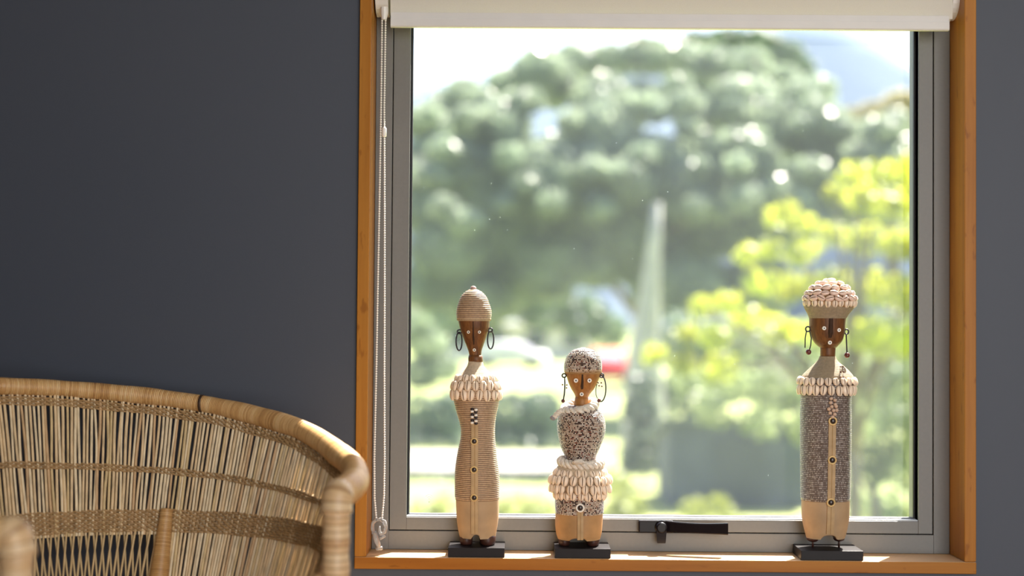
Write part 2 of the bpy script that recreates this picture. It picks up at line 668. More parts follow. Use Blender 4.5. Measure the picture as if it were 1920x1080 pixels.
for i in range(3):
    a = i*4
    Fc += [(a, a+4, a+5, a+1), (a+2, a+3, a+7, a+6), (a, a+2, a+6, a+4), (a+1, a+5, a+7, a+3)]
tg.add(V, Fc)
tg.build('catch_tongue', M['black_metal'], hdl)
lv = MB()
n = 14
V, Fc = [], []
xa, xb = kc.x+.007, hr.x
for i in range(n+1):
    q = i/n
    x = xa+(xb-xa)*q
    y = -.008-.026*(q**.7)
    hh = .0086-.0012*math.sin(q*PI)+.0004*q
    zc = hz+.0006-.0006*math.sin(q*PI)
    th = .0038
    for dy, dz in ((-th, -hh+.0015), (-th, hh-.0015), (-th+.0015, hh), (th, hh), (th, -hh), (-th+.0015, -hh)):
        V.append((x, y+dy, zc+dz))
for i in range(n):
    for k in range(6):
        Fc.append((i*6+k, i*6+(k+1) % 6, (i+1)*6+(k+1) % 6, (i+1)*6+k))
Fc.append((5, 4, 3, 2, 1, 0))
Fc.append(tuple(n*6+k for k in range(6)))
lv.add(V, Fc)
lv.build('handle_lever', M['black_metal'], hdl)

# ------------------------------------------------------------------ roller blind
bl = empty('roller_blind', (0, -.04, HEAD), 'cream roller blind rolled up at the top of the window with a white beaded chain', 'blind')


def inv(o, p):
    return (p[0]-o.location[0], p[1]-o.location[1], p[2]-o.location[2])


def sub(mb, root):
    lx, ly, lz = root.location
    mb.V = [(v[0]-lx, v[1]-ly, v[2]-lz) for v in mb.V]
    return mb


YBL = -.046
hx0, hx1 = at(733, 40, YBL).x, at(1778, 40, YBL).x
hz0, hz1 = at(1255, 55, YBL).z, at(1255, 27.5, YBL).z
hm = MB()
# hem bar: flat pocket with rounded lower edge and a step at the top
V, Fc = [], []
sec = [(-.0062, hz1-.010), (-.0066, hz0+.002), (-.005, hz0), (.003, hz0), (.0042, hz0+.002), (.0042, hz1), (-.0040, hz1), (-.0046, hz1-.0095)]
for x in (hx0, hx1):
    for y, z in sec:
        V.append((x, YBL+y, z))
k = len(sec)
Fc = [tuple(range(k)), tuple(range(2*k-1, k-1, -1))]+[(i, k+i, k+(i+1) % k, (i+1) % k) for i in range(k)]
hm.add(V, Fc)
sub(hm, bl).build('hem_bar', M['hem'], bl)
RR = .032
yc, zc = YBL+.030, hz1+.022
rt = MB()
rx0, rx1 = at(732, 20, YBL).x, at(1786, 20, YBL).x
V, Fc = [], []
pts = [(YBL, hz1-.004), (YBL, hz1+.004)]
for a in np.linspace(0.25, 2*PI-.05, 44):
    pts.append((yc-RR*math.cos(a-.3), zc+RR*math.sin(a-.3)))
for y, z in pts:
    V += [(rx0, y, z), (rx1, y, z)]
for i in range(len(pts)-1):
    Fc.append((2*i, 2*i+1, 2*i+3, 2*i+2))
rt.add(V, Fc)
sub(rt, bl).build('blind_fabric', M['blind'], bl, True)
for xa_, xb_ in ((at(703, 20, -.05).x, at(727, 20, -.05).x), (at(1787, 20, -.05).x, at(1800, 20, -.05).x)):
    br = MB()
    V, Fc = [], []
    N = 28
    bot = at(1255, 27, -.05).z
    for x in (xa_, xb_):
        for k in range(N):
            a = 2*PI*k/N
            V.append((x, yc-.002-.0345*math.cos(a), bot+.036-.036*math.sin(a)))
    Fc = [tuple(range(N)), tuple(range(2*N-1, N-1, -1))]+[(i, N+i, N+(i+1) % N, (i+1) % N) for i in range(N)]
    br.add(V, Fc)
    br.box(xa_+.003, xb_-.003, yc-.015, yc+.03, bot+.03, HEAD-.0005)
    sub(br, bl).build('bracket', M['bracket'], bl)
# chain guide under the left bracket
cg = MB().tube([at(720.5, 14, -.056), at(720.5, 26, -.056), at(720, 37, -.056)], [.0062, .0058, .0040], 12)
sub(cg, bl).build('chain_guide', M['bracket'], bl)
# the two strands of the bead chain
ch = MB()
YC = -.056
for path in ([(716.5, 30), (714.5, 200), (711, 400), (708, 560), (705.5, 700), (702, 860), (702.5, 935), (706, 976)],
             [(723, 30), (720.5, 200), (721, 400), (721, 560), (720.5, 700), (721, 860), (720, 930), (716, 976)]):
    P = [at(x, y, YC) for x, y in path]
    seg, d = 0, 0.0
    pit = .0037
    tot = 0
    for i in range(len(P)-1):
        L = (P[i+1]-P[i]).length
        while d < L:
            c = P[i].lerp(P[i+1], d/L)
            ch.ball(c, .00158, 7, 5, (1, 1, 1.05))
            d += pit
        d -= L
    ch.tube(P, .0004, 4)
sub(ch, bl).build('bead_chain', M['bead'], bl, True, kind='stuff')
cc = MB()
p = at(720.5, 248, YC-.001)
cc.tube([p+Vector((0, 0, -.0075)), p+Vector((0, 0, -.006)), p+Vector((0, 0, .006)), p+Vector((0, 0, .0075))], [.0022, .0036, .0036, .0022], 10)
sub(cc, bl).build('chain_connector', M['bead'], bl, True)
tn = MB()
loop = [(701, 1000), (698, 990), (699, 981), (705, 975), (713, 974), (721, 978), (723, 988), (721, 998), (714, 1002), (711, 994), (711, 986)]
tn.tube([at(x, y, YC) for x, y in loop], [.0030]*9+[.0022, .0018], 8)
tn.tube([at(701, 996, YC), at(706, 1012, YC), at(711, 1028, YC)], [.0042, .0046, .0036], 8)
tn.tube([at(705, 1029, YC), at(717, 1027.5, YC)], [.003, .003], 8)
tn.tube([at(713, 1001, YC), at(721, 1006, YC), at(712, 1010, YC)], .0026, 8)
sub(tn, bl).build('chain_tensioner', M['clear'], bl, True, label='clear plastic chain tensioner')


# ------------------------------------------------------------------ dolls
YD = -.035


class Doll:
    def __init__(self, name, axis_px, label, group=None):
        self.x0 = at(axis_px, 1000, YD).x
        self.root = empty(name, (self.x0, YD, 0), label, 'figurine', 'beaded figurines on the window sill')
        self.q = .86

    def row(self, y, xl, xr):
        a, b = at(xl, y, YD), at(xr, y, YD)
        return ((a.z+b.z)/2, (a.x+b.x)/2-self.x0, (b.x-a.x)/2)

    def p(self, x, y, dy=0):
        v = at(x, y, YD)
        return Vector((v.x-self.x0, dy, v.z))

    def rows(self, tab):
        r = [self.row(*t) for t in tab]
        r.sort()
        z = np.array([a[0] for a in r])
        return z, np.array([a[1] for a in r]), np.array([a[2] for a in r])

    def lathe(self, name, tab, mat, pitch=None, amp=.0006, n=56, q=None, step=.004, arch=None, label=None, capt=True, powx=2.0):
        q = q or self.q
        z, c, r = self.rows(tab)
        if pitch:
            k0, k1 = math.floor(z[0]/pitch)+1, math.floor(z[-1]/pitch)
            zs = [z[0]]
            k = k0
            zz = k0*pitch
            while zz < z[-1]:
                for s in range(4):
                    if z[0] < zz+s*pitch/4 < z[-1]:
                        zs.append(zz+s*pitch/4)
                zz += pitch
            zs.append(z[-1])
            zs = np.array(zs)
        else:
            zs = np.unique(np.concatenate([np.linspace(z[0], z[-1], max(3, int((z[-1]-z[0])/step))), z]))
        # smooth interpolation (cubic hermite)
        def herm(xq, x, y):
            if len(x) < 3:
                return np.interp(xq, x, y)
            m = np.gradient(y, x)
            i = np.clip(np.searchsorted(x, xq)-1, 0, len(x)-2)
            h = x[i+1]-x[i]
            u = (xq-x[i])/h
            return ((2*u**3-3*u**2+1)*y[i]+(u**3-2*u**2+u)*h*m[i]+(-2*u**3+3*u**2)*y[i+1]+(u**3-u**2)*h*m[i+1])
        rr = np.maximum(herm(zs, z, r), 0.0004)
        ccx = herm(zs, z, c)
        if pitch:
            rr = rr+amp*(np.abs(np.sin(PI*zs/pitch))-.5)*np.minimum(1, rr/.01)
        rm = r.max()
        V, U = [], []
        for i, zz in enumerate(zs):
            for k in range(n+1):
                a = 2*PI*k/n+PI/2
                ca, sa = math.cos(a), math.sin(a)
                if powx != 2:
                    ca = math.copysign(abs(ca)**(2/powx), ca)
                    sa = math.copysign(abs(sa)**(2/powx), sa)
                V.append((ccx[i]+rr[i]*ca, rr[i]*q*sa, zz))
                U.append((k/n*2*PI*rm, zz))
        if arch:
            xg, hw, pk = arch          # centre, half width of the gap, height of its peak
            zb = zs[0]
            for i, v in enumerate(V):
                d = abs(v[0]-xg)/hw
                if d < 1.25:
                    top = zb+(pk-zb)*math.sqrt(max(0, 1-min(1, d)**2.4))
                    V[i] = (v[0], v[1], max(v[2], top))
        F = []
        m = n+1
        for i in range(len(zs)-1):
            for k in range(n):
                F.append((i*m+k, i*m+k+1, (i+1)*m+k+1, (i+1)*m+k))
        if arch:
            for k in range(-n//4, n//4):
                F.append((k % n, (k+1) % n, (n//2-k-1) % n, (n//2-k) % n))
        else:
            F.append(tuple(range(n-1, -1, -1)))
        F.append(tuple((len(zs)-1)*m+k for k in range(n)))
        return link(name, mesh(name, V, F, mat, True, U), self.root, label=label)

    def plinth(self, fl, fr, top_py, bl_, br_):
        """front left/right px at the front bottom edge"""
        yf, yb = -.0690, -.0040
        x0, x1 = at(fl, 1043, yf).x-self.x0, at(fr, 1043, yf).x-self.x0
        mb = MB().box(x0, x1, yf-YD, yb-YD, 0.0002, .0146, .0007)
        return mb.build('plinth', M['plinth'], self.root)

    def surf_y(self, tab, y, x=None):
        z, c, r = self.rows(tab)
        zz = self.p(x, y).z
        rr = np.interp(zz, z, r)
        cc = np.interp(zz, z, c)
        dx = 0 if x is None else (self.p(x, y).x-cc)
        return -self.q*math.sqrt(max(1e-9, rr*rr-dx*dx))

    def eyelet(self, name, tab, x, y, rpx, out=.0010):
        p = self.p(x, y, self.surf_y(tab, y, x)-out)
        s = rpx*.00095
        mb = MB()
        V, Fc = [], []
        prof = [(s, .0022), (s, -.0010), (s*.85, -.0016), (s*.5, -.0016), (s*.42, -.0008)]
        N = 16
        for r_, y_ in prof:
            for k in range(N):
                a = 2*PI*k/N
                V.append((p.x+r_*math.cos(a), p.y+y_, p.z+r_*math.sin(a)))
        for i in range(len(prof)-1):
            for k in range(N):
                Fc.append((i*N+k, i*N+(k+1) % N, (i+1)*N+(k+1) % N, (i+1)*N+k))
        mb.add(V, Fc, mi=0)
        mb.add([V[(len(prof)-1)*N+k] for k in range(N)], [tuple(range(N))], mi=1)
        mb.build(name, [M['bone'], M['darkdot']], self.root, False)

    def button(self, tab, x, y, rpx, extra=.0022, rim='brass'):
        p = self.p(x, y, self.surf_y(tab, y, x)-extra)
        s = rpx*.00082
        mb = MB()
        V, Fc = [], []
        prof = [(s*.9, .0012), (s, 0), (s, -.0008), (s*.86, -.0020), (s*.68, -.0016), (s*.64, -.0004)]
        N = 22
        for r_, y_ in prof:
            for k in range(N):
                a = 2*PI*k/N
                V.append((p.x+r_*math.cos(a), p.y+y_, p.z+r_*math.sin(a)))
        for i in range(len(prof)-1):
            for k in range(N):
                Fc.append((i*N+k, i*N+(k+1) % N, (i+1)*N+(k+1) % N, (i+1)*N+k))
        Fc.append(tuple((len(prof)-1)*N+k for k in range(N)))
        mb.add(V, Fc)
        b = mb.build('button', M[rim], self.root, True)
        MB().ball((p.x, p.y-.0012, p.z), s*.60, 14, 9, (1, .45, 1)).build('button_centre', M['darkdot'], b, True)

    def strap(self, tab, path, wpx, mat='strap', th=.0013):
        """flat band following the front of the body"""
        mb = MB()
        V, Fc = [], []
        hw = wpx/2*.00082
        for i, (x, y) in enumerate(path):
            p = self.p(x, y, self.surf_y(tab, y, x)-.0009)
            g = .0004
            for dx, dy in ((-hw, .0025), (-hw, -th), (-g*2, -th-.0003), (0, -th+.0004), (g*2, -th-.0003), (hw, -th), (hw, .0025)):
                V.append((p.x+dx, p.y+dy, p.z))
        k = 7
        for i in range(len(path)-1):
            for j in range(k-1):
                Fc.append((i*k+j, (i+1)*k+j, (i+1)*k+j+1, i*k+j+1))
        mb.add(V, Fc)
        mb.build('strap', M[mat], self.root, False)

    def nose(self, tab, pts, mat):
        """ridge: list of (x, y, half width px, depth m)"""
        V, Fc = [], []
        for x, y, hw, dp in pts:
            p = self.p(x, y, self.surf_y(tab, y, x))
            h = hw*.00082
            V += [(p.x-h, p.y+.0012, p.z), (p.x-h*.35, p.y-dp, p.z), (p.x+h*.35, p.y-dp, p.z), (p.x+h, p.y+.0012, p.z)]
        for i in range(len(pts)-1):
            for j in range(3):
                Fc.append((i*4+j, (i+1)*4+j, (i+1)*4+j+1, i*4+j+1))
        Fc += [(0, 1, 2, 3), tuple(len(V)-4+j for j in (3, 2, 1, 0))]
        MB().add(V, Fc).build('nose', mat, self.root)

    def foot(self, x0, x1, y0, y1):
        a, b = self.p(x0, y1), self.p(x1, y0)
        cx, rx = (a.x+b.x)/2, (b.x-a.x)/2
        z0, z1 = .0147, b.z
        V, Fc = [], []
        N = 20
        prof = [(0, .80), (.15, .95), (.45, 1.0), (.8, 1.0), (1, .93)]
        for q_, s in prof:
            for k in range(N):
                an = 2*PI*k/N
                V.append((cx+rx*s*math.cos(an), rx*1.35*s*math.sin(an)-.002, z0+(z1-z0)*q_))
        for i in range(len(prof)-1):
            for k in range(N):
                Fc.append((i*N+k, i*N+(k+1) % N, (i+1)*N+(k+1) % N, (i+1)*N+k))
        Fc += [tuple(range(N-1, -1, -1)), tuple((len(prof)-1)*N+k for k in range(N))]
        MB().add(V, Fc).build('foot', M['foot'], self.root, True)


# cowrie shell: ovoid with a toothed slit along the front (-Y), long axis Z, length 1
def cowrie_mesh(mat, name):
    angs = [-90, -60, -38, -22, -11, -6, 0, 6, 11, 22, 38, 60, 90, 125, 160, 200, 235]
    lat = [12, 26, 42, 60, 78, 96, 114, 132, 150, 167]
    V, Fc, mi = [], [], []
    for j, la in enumerate(lat):
        a = math.radians(la)
        zz = .5*math.cos(a)
        rr = .36*math.sin(a)**.82*(1+.10*math.cos(a))
        for an in angs:
            b = math.radians(an)
            x, y = rr*math.sin(b), -rr*.72*math.cos(b)
            if abs(an) < 5:
                y *= .55
            elif abs(an) < 7:
                y *= .92
            elif abs(an) < 12:
                y *= 1.05
            if an > 90 or an < -90:
                y *= .6
            V.append((x, y, zz))
    n = len(angs)
    for j in range(len(lat)-1):
        for k in range(n):
            Fc.append((j*n+k, (j+1)*n+k, (j+1)*n+(k+1) % n, j*n+(k+1) % n))
            mi.append(1 if k in (5, 6) else 0)
    V += [(0, 0, .5), (0, 0, -.5)]
    t0 = len(V)-2
    for k in range(n):
        Fc.append((t0, k, (k+1) % n))
        mi.append(0)
        Fc.append((t0+1, (len(lat)-1)*n+(k+1) % n, (len(lat)-1)*n+k))
        mi.append(0)
    return mesh(name, V, Fc, [mat, M['slit']], True, None, mi)


SH = cowrie_mesh(M['shell'], 'cowrie')
SHP = cowrie_mesh(M['shell_pink'], 'cowrie_pink')


def shells(d, y, xl, xr, n, hpx, wpx, phase=0, tilt=18, me=SH, lying=0.0, rad_in=0.0, jit=1.0, elev=None):
    z, c, r = d.row(y, xl, xr)
    r -= rad_in
    L = hpx*.00082
    W = wpx*.00082
    for k in range(n):
        a = 2*PI*(k+phase)/n + random.uniform(-.03, .03)*jit
        ca, sa = math.sin(a), -math.cos(a)
        o = link('cowrie_shell', me, d.root)
        pos = Vector((c+r*ca, r*d.q*sa, z+random.uniform(-.0006, .0006)*jit))
        # frame: -Y outward, Z up
        out = Vector((ca*d.q, sa, 0)).normalized()
        tang = Vector((0, 0, 1)).cross(-out).normalized()
        Mx = Matrix((tang, -out, Vector((0, 0, 1)))).transposed()
        tl_ = math.radians((elev if elev is not None else -tilt)+random.uniform(-5, 5)*jit)
        rl = math.radians(random.gauss(0, 6)*jit+lying*90*(1 if random.random() < .5 else -1))
        R_ = Mx @ Matrix.Rotation(tl_, 3, 'X') @ Matrix.Rotation(rl, 3, 'Y')
        s = random.uniform(.93, 1.07)
        o.matrix_parent_inverse = Matrix.Identity(4)
        S_ = Matrix.Diagonal((W/.72*s, W/.72*s, L*s))
        R4 = (R_ @ S_).to_4x4()
        R4.translation = pos
        o.matrix_local = R4


def hoop(d, name, cx_, cy_, rx_, ry_, dy=0.0, rad=.00115, mat='wire', yaw=0.0, a0=0, a1=360, n=30):
    P = []
    for i in range(n+1):
        a = math.radians(a0+(a1-a0)*i/n)
        q_ = d.p(cx_+rx_*math.sin(a), cy_-ry_*math.cos(a), dy+yaw*math.sin(a))
        P.append(q_)
    full = (a1-a0) == 360
    if full:
        P = P[:-1]
    return MB().tube(P, rad, 8, closed=full).build(name, M[mat], d.root, True)


# --- tall narrow-waisted doll, left
d1 = Doll('beaded_figurine', 893, 'tall narrow-waisted figurine with striped thread dress and egg-shaped cap, leftmost on the sill')
d1.plinth(840, 946, 0, 0, 0)
cap1 = [(601, 857, 919.5), (590, 855.5, 921.5), (578, 856.5, 920.5), (570, 859, 917.5), (560, 862.5, 914), (552, 867.5, 908.5), (546, 874, 901.5), (541.5, 883, 892)]
d1.lathe('cap', cap1, M['thread'], P1, .0007)
d1.lathe('cap_band', [(602, 858, 919), (600, 856.5, 920.5), (596, 856.5, 920.8), (594, 857, 920)], M['band'], n=40)
MB().ball(d1.p(887.5, 540.5), .0042, 12, 8, (1.1, 1, .9)).build('cap_knob', simple('pink_knob', (.55, .36, .33), .4), d1.root, True)
head1 = [(594, 859, 918), (604, 859.5, 918), (615, 862, 917), (628, 866.5, 913), (640, 871, 909), (650, 875, 905.5), (658, 878, 903), (664, 879.5, 902.5), (669, 880, 902)]
d1.lathe('head', head1, M['wood_dark'], n=48)
d1.lathe('neck', [(666, 879, 904), (671, 878, 905), (681, 878.5, 905.5)], M['wood_dark'], n=36)
d1.lathe('neck_wrap', [(677, 878.5, 905), (686, 876, 907.5), (693, 871, 913), (700, 865, 921), (708, 858, 929), (716, 853, 935)], M['yarn'], .0014, .0002)
body1 = [(712, 852, 935), (730, 848, 938.5), (748, 850, 936.5), (764, 853.5, 933.5), (780, 858, 930), (794, 862, 928.3), (806, 864, 927.8), (820, 863.5, 928), (832, 861.5, 929), (845, 858.5, 930.5), (858, 856, 932), (872, 854, 934), (890, 852.8, 936), (910, 852.6, 936.5), (936, 853, 936.5)]
d1.lathe('body', body1, M['thread'], P1, .0008, n=64)
legs1 = [(935, 854.5, 936), (950, 855, 935.8), (968, 856, 935), (984, 857.5, 933), (998, 860, 930.5), (1007, 862, 929)]
d1.lathe('rawhide_skirt', legs1, M['hide'], n=72, arch=(d1.p(893.5, 1000).x, .0062, d1.p(893, 998).z), step=.002)
d1.foot(862, 886.5, 1002, 1018)
d1.foot(899, 929.5, 1002, 1018)
full1 = body1[:-1]+legs1
d1.strap(full1, [(891-.5*0+.0, y) for y in range(792, 998, 6)], 13)
shells(d1, 709.5, 856, 930, 17, 16, 12.5, .5, 26)
shells(d1, 722.5, 849, 936, 18, 19.5, 13.5, 0, 20)
shells(d1, 739.5, 848, 937, 18, 20.5, 14.5, .5, 8)
for y in (825, 877, 928.5):
    d1.button(full1, 890, y, 7.0, rim='brass')
i = 0
for y, r_ in ((765, 0), (769, 1), (775, 0), (779.5, 1), (786, 0), (790.5, 1)):
    for x in (886.5, 893.5):
        yy = y+(1.2 if x > 890 else 0)
        p = d1.p(x, yy, d1.surf_y(body1, yy, x)-.0022)
        MB().ball(p, .0028, 10, 7, (1, 1, .8)).build('bead', M['black_bead' if (r_ ^ (x < 890)) else 'white_bead'], d1.root, True)
for x in (879, 899.5):
    d1.eyelet('eye', head1, x, 622.5, 2.5)
d1.eyelet('mouth', head1, 889.7, 656, 2.6)
d1.nose(head1, [(888, 603, 1.6, .0008), (888, 620, 1.8, .0016), (888.5, 636, 2.2, .0026), (889, 646, 1.6, .0010)], M['nose'])
hoop(d1, 'earring', 861, 640, 5.2, 17, -.004, yaw=.006)
hoop(d1, 'earring', 920, 637, 5.6, 17, -.004, yaw=.006)
hoop(d1, 'ear_ring_loop', 861.5, 622, 4, 3.6, -.002)
hoop(d1, 'ear_ring_loop', 919.5, 619, 4, 3.6, -.002)

# --- short round doll, middle
d2 = Doll('beaded_figurine', 1088, 'short figurine with speckled beadwork and a shell-fringed hip, middle one on the sill')
d2.plinth(1040, 1145, 0, 0, 0)
cap2 = [(697, 1057.5, 1128), (688, 1057.5, 1128.5), (678, 1059, 1128), (668, 1063, 1124), (660, 1070, 1117), (655.5, 1077, 1110), (653, 1085, 1102)]
d2.lathe('cap', cap2, M['speckle'], P2, .0009)
hoop(d2, 'cap_ring', 1093, 654.5, 5, 1.6, -.001, .0012, 'bone')
d2.lathe('cap_band', [(701, 1060, 1126.5), (698, 1058.5, 1128), (692, 1057.8, 1128.5), (690, 1058.5, 1128)], M['capband'], .0014, .0001, n=48)
head2 = [(694, 1061, 1126), (702, 1061.5, 1125.5), (712, 1064, 1122.5), (722, 1067.5, 1118), (731, 1072, 1112.5), (739, 1077, 1106), (745, 1079, 1103), (752, 1079, 1103)]
d2.lathe('head', head2, M['wood_mid'], n=48)
d2.lathe('neck', [(744, 1078.5, 1103), (752, 1077, 1104), (764, 1076, 1105)], M['wood_mid'], n=32)
body2 = [(760, 1066, 1112), (767, 1055, 1122), (775, 1048.5, 1128.5), (785, 1045.5, 1133), (797, 1044.5, 1135), (808, 1045, 1134.5), (820, 1047, 1132), (832, 1050, 1127.5), (845, 1054.5, 1122), (855, 1058.5, 1118), (866, 1059, 1118)]
d2.lathe('body', body2, M['speckle'], P2, .0011, n=64, q=.9)
skirt2 = [(862, 1056, 1124), (870, 1049, 1130), (878, 1043, 1134), (890, 1040, 1138), (908, 1040, 1138), (922, 1043, 1133)]
d2.lathe('shoulder_yarn', skirt2, M['yarn'], .0014, .0002)
band2 = [(925, 1041, 1132), (940, 1040.5, 1132), (962, 1041.5, 1131.5)]
d2.lathe('bead_band', band2, M['speckle'], P2, .0011, n=64)
legs2 = [(961, 1041.5, 1130.5), (975, 1041, 1130), (990, 1041.5, 1129), (1003, 1043.5, 1127), (1010, 1046, 1125)]
d2.lathe('rawhide_skirt', legs2, M['hide_warm'], n=72, arch=(d2.p(1083, 1000).x, .0125, d2.p(1083, 1004.5).z), step=.002)
d2.foot(1047, 1068.5, 1006, 1018)
d2.foot(1098.5, 1124, 1004, 1018)
shells(d2, 885, 1041, 1135, 21, 15, 12.5, .5, 30)
shells(d2, 898, 1032, 1144, 23, 18, 13.5, 0, 20)
shells(d2, 914, 1033, 1142, 23, 18.5, 13.5, .5, 12)
shells(d2, 927.5, 1041, 1134, 21, 15.5, 13.5, 0, 4)
d2.button(band2, 1086, 947, 8.2, .002, 'bone')
d2.strap(band2[:-1]+legs2, [(1086.5, y) for y in range(952, 1008, 5)], 11)
for x in (1079, 1104):
    d2.eyelet('eye', head2, x, 712.5, 3.5)
d2.eyelet('mouth', head2, 1090, 738.5, 3.2)
d2.nose(head2, [(1091, 701, 2.6, .0010), (1091, 714, 2.9, .0022), (1090.5, 724, 3.3, .0036), (1090.5, 729, 2.6, .0012)], M['nose'])
# rope scarf: three twisted strands going round the shoulders, and another at the waist


def rope(d, ring_pts, turns, r_str, R_str, name='rope_scarf', mat='rope', closed=True):
    P = [Vector(q_) for q_ in ring_pts]
    n = len(P)
    out = MB()
    for s in range(3):
        Q = []
        for i in range(n):
            a, b = P[(i-1) % n] if (closed or i) else P[i], P[(i+1) % n] if (closed or i < n-1) else P[i]
            t = (b-a).normalized()
            e1 = t.cross(Vector((0, 0, 1))).normalized()
            e2 = t.cross(e1)
            an = 2*PI*(turns*i/n+s/3)
            Q.append(P[i]+(e1*math.cos(an)+e2*math.sin(an))*R_str)
        out.tube(Q, r_str, 7, closed=closed)
    return out.build(name, M[mat], d.root, True)


def ringpts(d, y, xl, xr, tilt_px, n=96, q=.92, wob=0):
    z, c, r = d.row(y, xl, xr)
    return [(c+r*math.cos(2*PI*i/n), -r*q*math.sin(2*PI*i/n), z+tilt_px*.00082*math.cos(2*PI*i/n)+wob*math.sin(2*PI*i/n)) for i in range(n)]


rope(d2, ringpts(d2, 763, 1058, 1115, 6, wob=-.005), 6, .0036, .0042)
pts = [d2.p(1052, 768, -.028), d2.p(1046, 772, -.030), d2.p(1042, 777, -.030), d2.p(1038, 781, -.028)]
rope(d2, [pts[0].lerp(pts[3], i/11)+Vector((0, 0, .002*math.sin(i/11*PI))) for i in range(12)], 1.2, .0022, .0022, 'rope_end', closed=False)
MB().ball(d2.p(1036.5, 781, -.027), .0042, 10, 7, (1.2, 1, 1)).build('scarf_tip', simple('grey_cord_tip', (.25, .24, .27), .6), d2.root, True)
rope(d2, ringpts(d2, 866, 1052, 1126, -1, wob=-.003), 8, .0034, .0042, 'waist_rope')
pk = d2.p(1083, 862, -.036)
kb = MB().tube([pk+Vector((-.008, .001, -.002)), pk+Vector((-.004, -.003, .001)), pk+Vector((.004, -.003, .001)), pk+Vector((.0075, .001, -.001))], [.0028, .0038, .0036, .0024], 10)
kb.build('rope_knot', M['rope'], d2.root, True)
# earrings
e = hoop(d2, 'earring', 1126.5, 728, 9.2, 24.5, -.004, .0010, a0=-8, a1=205)
p0 = d2.p(1123, 750.5, -.004)
MB().ball(p0, .0030, 10, 7).build('earring_bead', M['maroon'], d2.root, True)
hoop(d2, 'earring_inner_wire', 1122, 733, 5, 15, -.004, .0006, a0=200, a1=330)
e = MB().tube([d2.p(1058.5, 706, -.004), d2.p(1059, 722, -.005), d2.p(1058, 738, -.006), d2.p(1056, 750, -.006)], [.0009, .0011, .0012, .0010], 7)
e.build('earring', M['wire'], d2.root, True)
MB().ball(d2.p(1055.5, 751.5, -.006), .0030, 10, 7).build('earring_bead', M['maroon'], d2.root, True)
hoop(d2, 'ear_ring_loop', 1057.5, 704, 3.6, 3.6, -.003)
hoop(d2, 'ear_ring_loop', 1128, 704, 3.6, 3.6, -.003)
for x, y in ((1054.5, 721), (1062.5, 721.5), (1062, 727), (1121, 717.5), (1127, 717.5), (1123, 723), (1128, 724)):
    MB().ball(d2.p(x, y, -.006), .0013, 8, 6).build('earring_bead', M['maroon'], d2.root, True)

# --- straight cylinder doll with shell hat, right
d3 = Doll('beaded_figurine', 1549, 'straight figurine with grey beaded body and cowrie shell hat, rightmost on the sill')
d3.plinth(1502, 1619, 0, 0, 0)
hat3 = [(576, 1510, 1602), (568, 1508, 1604), (558, 1511, 1600), (548, 1517, 1594), (539, 1525, 1585), (532, 1534, 1575), (528, 1545, 1565)]
d3.lathe('hat', hat3, M['capband'], n=40)
band3 = [(597, 1517.5, 1586.5), (590, 1515, 1590.5), (583, 1511, 1596), (577, 1508, 1600.5), (572, 1507.5, 1601)]
d3.lathe('hat_band', band3, M['khaki'], .0013, .00015)
head3 = [(592, 1518, 1586.5), (604, 1517.5, 1585), (618, 1518, 1584), (630, 1520.5, 1582), (640, 1525, 1578.5), (647, 1531, 1572.5), (652, 1538, 1567), (655, 1545, 1560)]
d3.lathe('head', head3, M['wood_dark'], n=52, step=.003)
d3.lathe('neck', [(648, 1538, 1567), (658, 1538, 1566.5), (671, 1538, 1566)], M['wood_dark'], n=32)
sh3 = [(668, 1537, 1566.5), (673, 1535, 1568.5), (679, 1530.5, 1573), (687, 1522, 1583), (696, 1512.5, 1592.5), (704, 1505, 1599), (711, 1502, 1602)]
d3.lathe('shoulder_wrap', sh3, M['khaki'], .0013, .0002)
body3 = [(708, 1502, 1600), (740, 1501.5, 1596), (790, 1500.8, 1595.5), (850, 1500.8, 1595), (900, 1501, 1594.3), (937, 1501.5, 1593.5)]
d3.lathe('body', body3, M['greybead'], P3, .0011, n=72)
legs3 = [(936, 1503, 1592.8), (955, 1503, 1592.5), (972, 1504, 1591.5), (986, 1506.5, 1589), (998, 1509.5, 1586.5), (1008, 1512, 1583.5)]
d3.lathe('rawhide_skirt', legs3, M['hide'], n=72, arch=(d3.p(1548.5, 1000).x, .0118, d3.p(1548, 999).z), step=.002)
full3 = body3[:-1]+legs3
# feet hang on thin pegs that stand on the plinth
for x0_, x1_ in ((1512, 1535), (1562, 1583)):
    a, b = d3.p(x0_, 1016), d3.p(x1_, 1004)
    cx_ = (a.x+b.x)/2
    rx_ = (b.x-a.x)/2
    ft = MB().ball((cx_, -.001, b.z-.004), rx_, 16, 10, (1, 1.4, .62))
    fo = ft.build('foot', M['foot'], d3.root, True)
    MB().tube([(cx_, -.002, .0147), (cx_, -.002, b.z-.004)], .0016, 8).build('peg', M['foot'], fo, True)
shells(d3, 714.5, 1499, 1603, 22, 16, 13.5, .5, 24)
shells(d3, 730.5, 1499, 1601, 22, 20, 14.2, 0, 6)
shells(d3, 569.5, 1510, 1602, 22, 14, 12.5, 0, -5)
shells(d3, 559.5, 1508, 1604, 19, 16, 11.5, .4, elev=-16, me=SHP, lying=.75)
shells(d3, 549.5, 1512, 1599, 17, 16.5, 11.5, 0, elev=-30, me=SHP, lying=1.0)
shells(d3, 539.5, 1521, 1590, 13, 17, 12, .3, elev=-42, me=SHP, lying=1.0)
shells(d3, 531.5, 1533, 1578, 8, 18, 12, .1, elev=-58, me=SHP, lying=1.0)
shells(d3, 525.5, 1548, 1562, 3, 18, 12, .1, elev=-75, me=SH, lying=1.0)
d3.strap(full3, [(1551.5-(y-786)*.014, y) for y in range(786, 1000, 6)], 13.5)
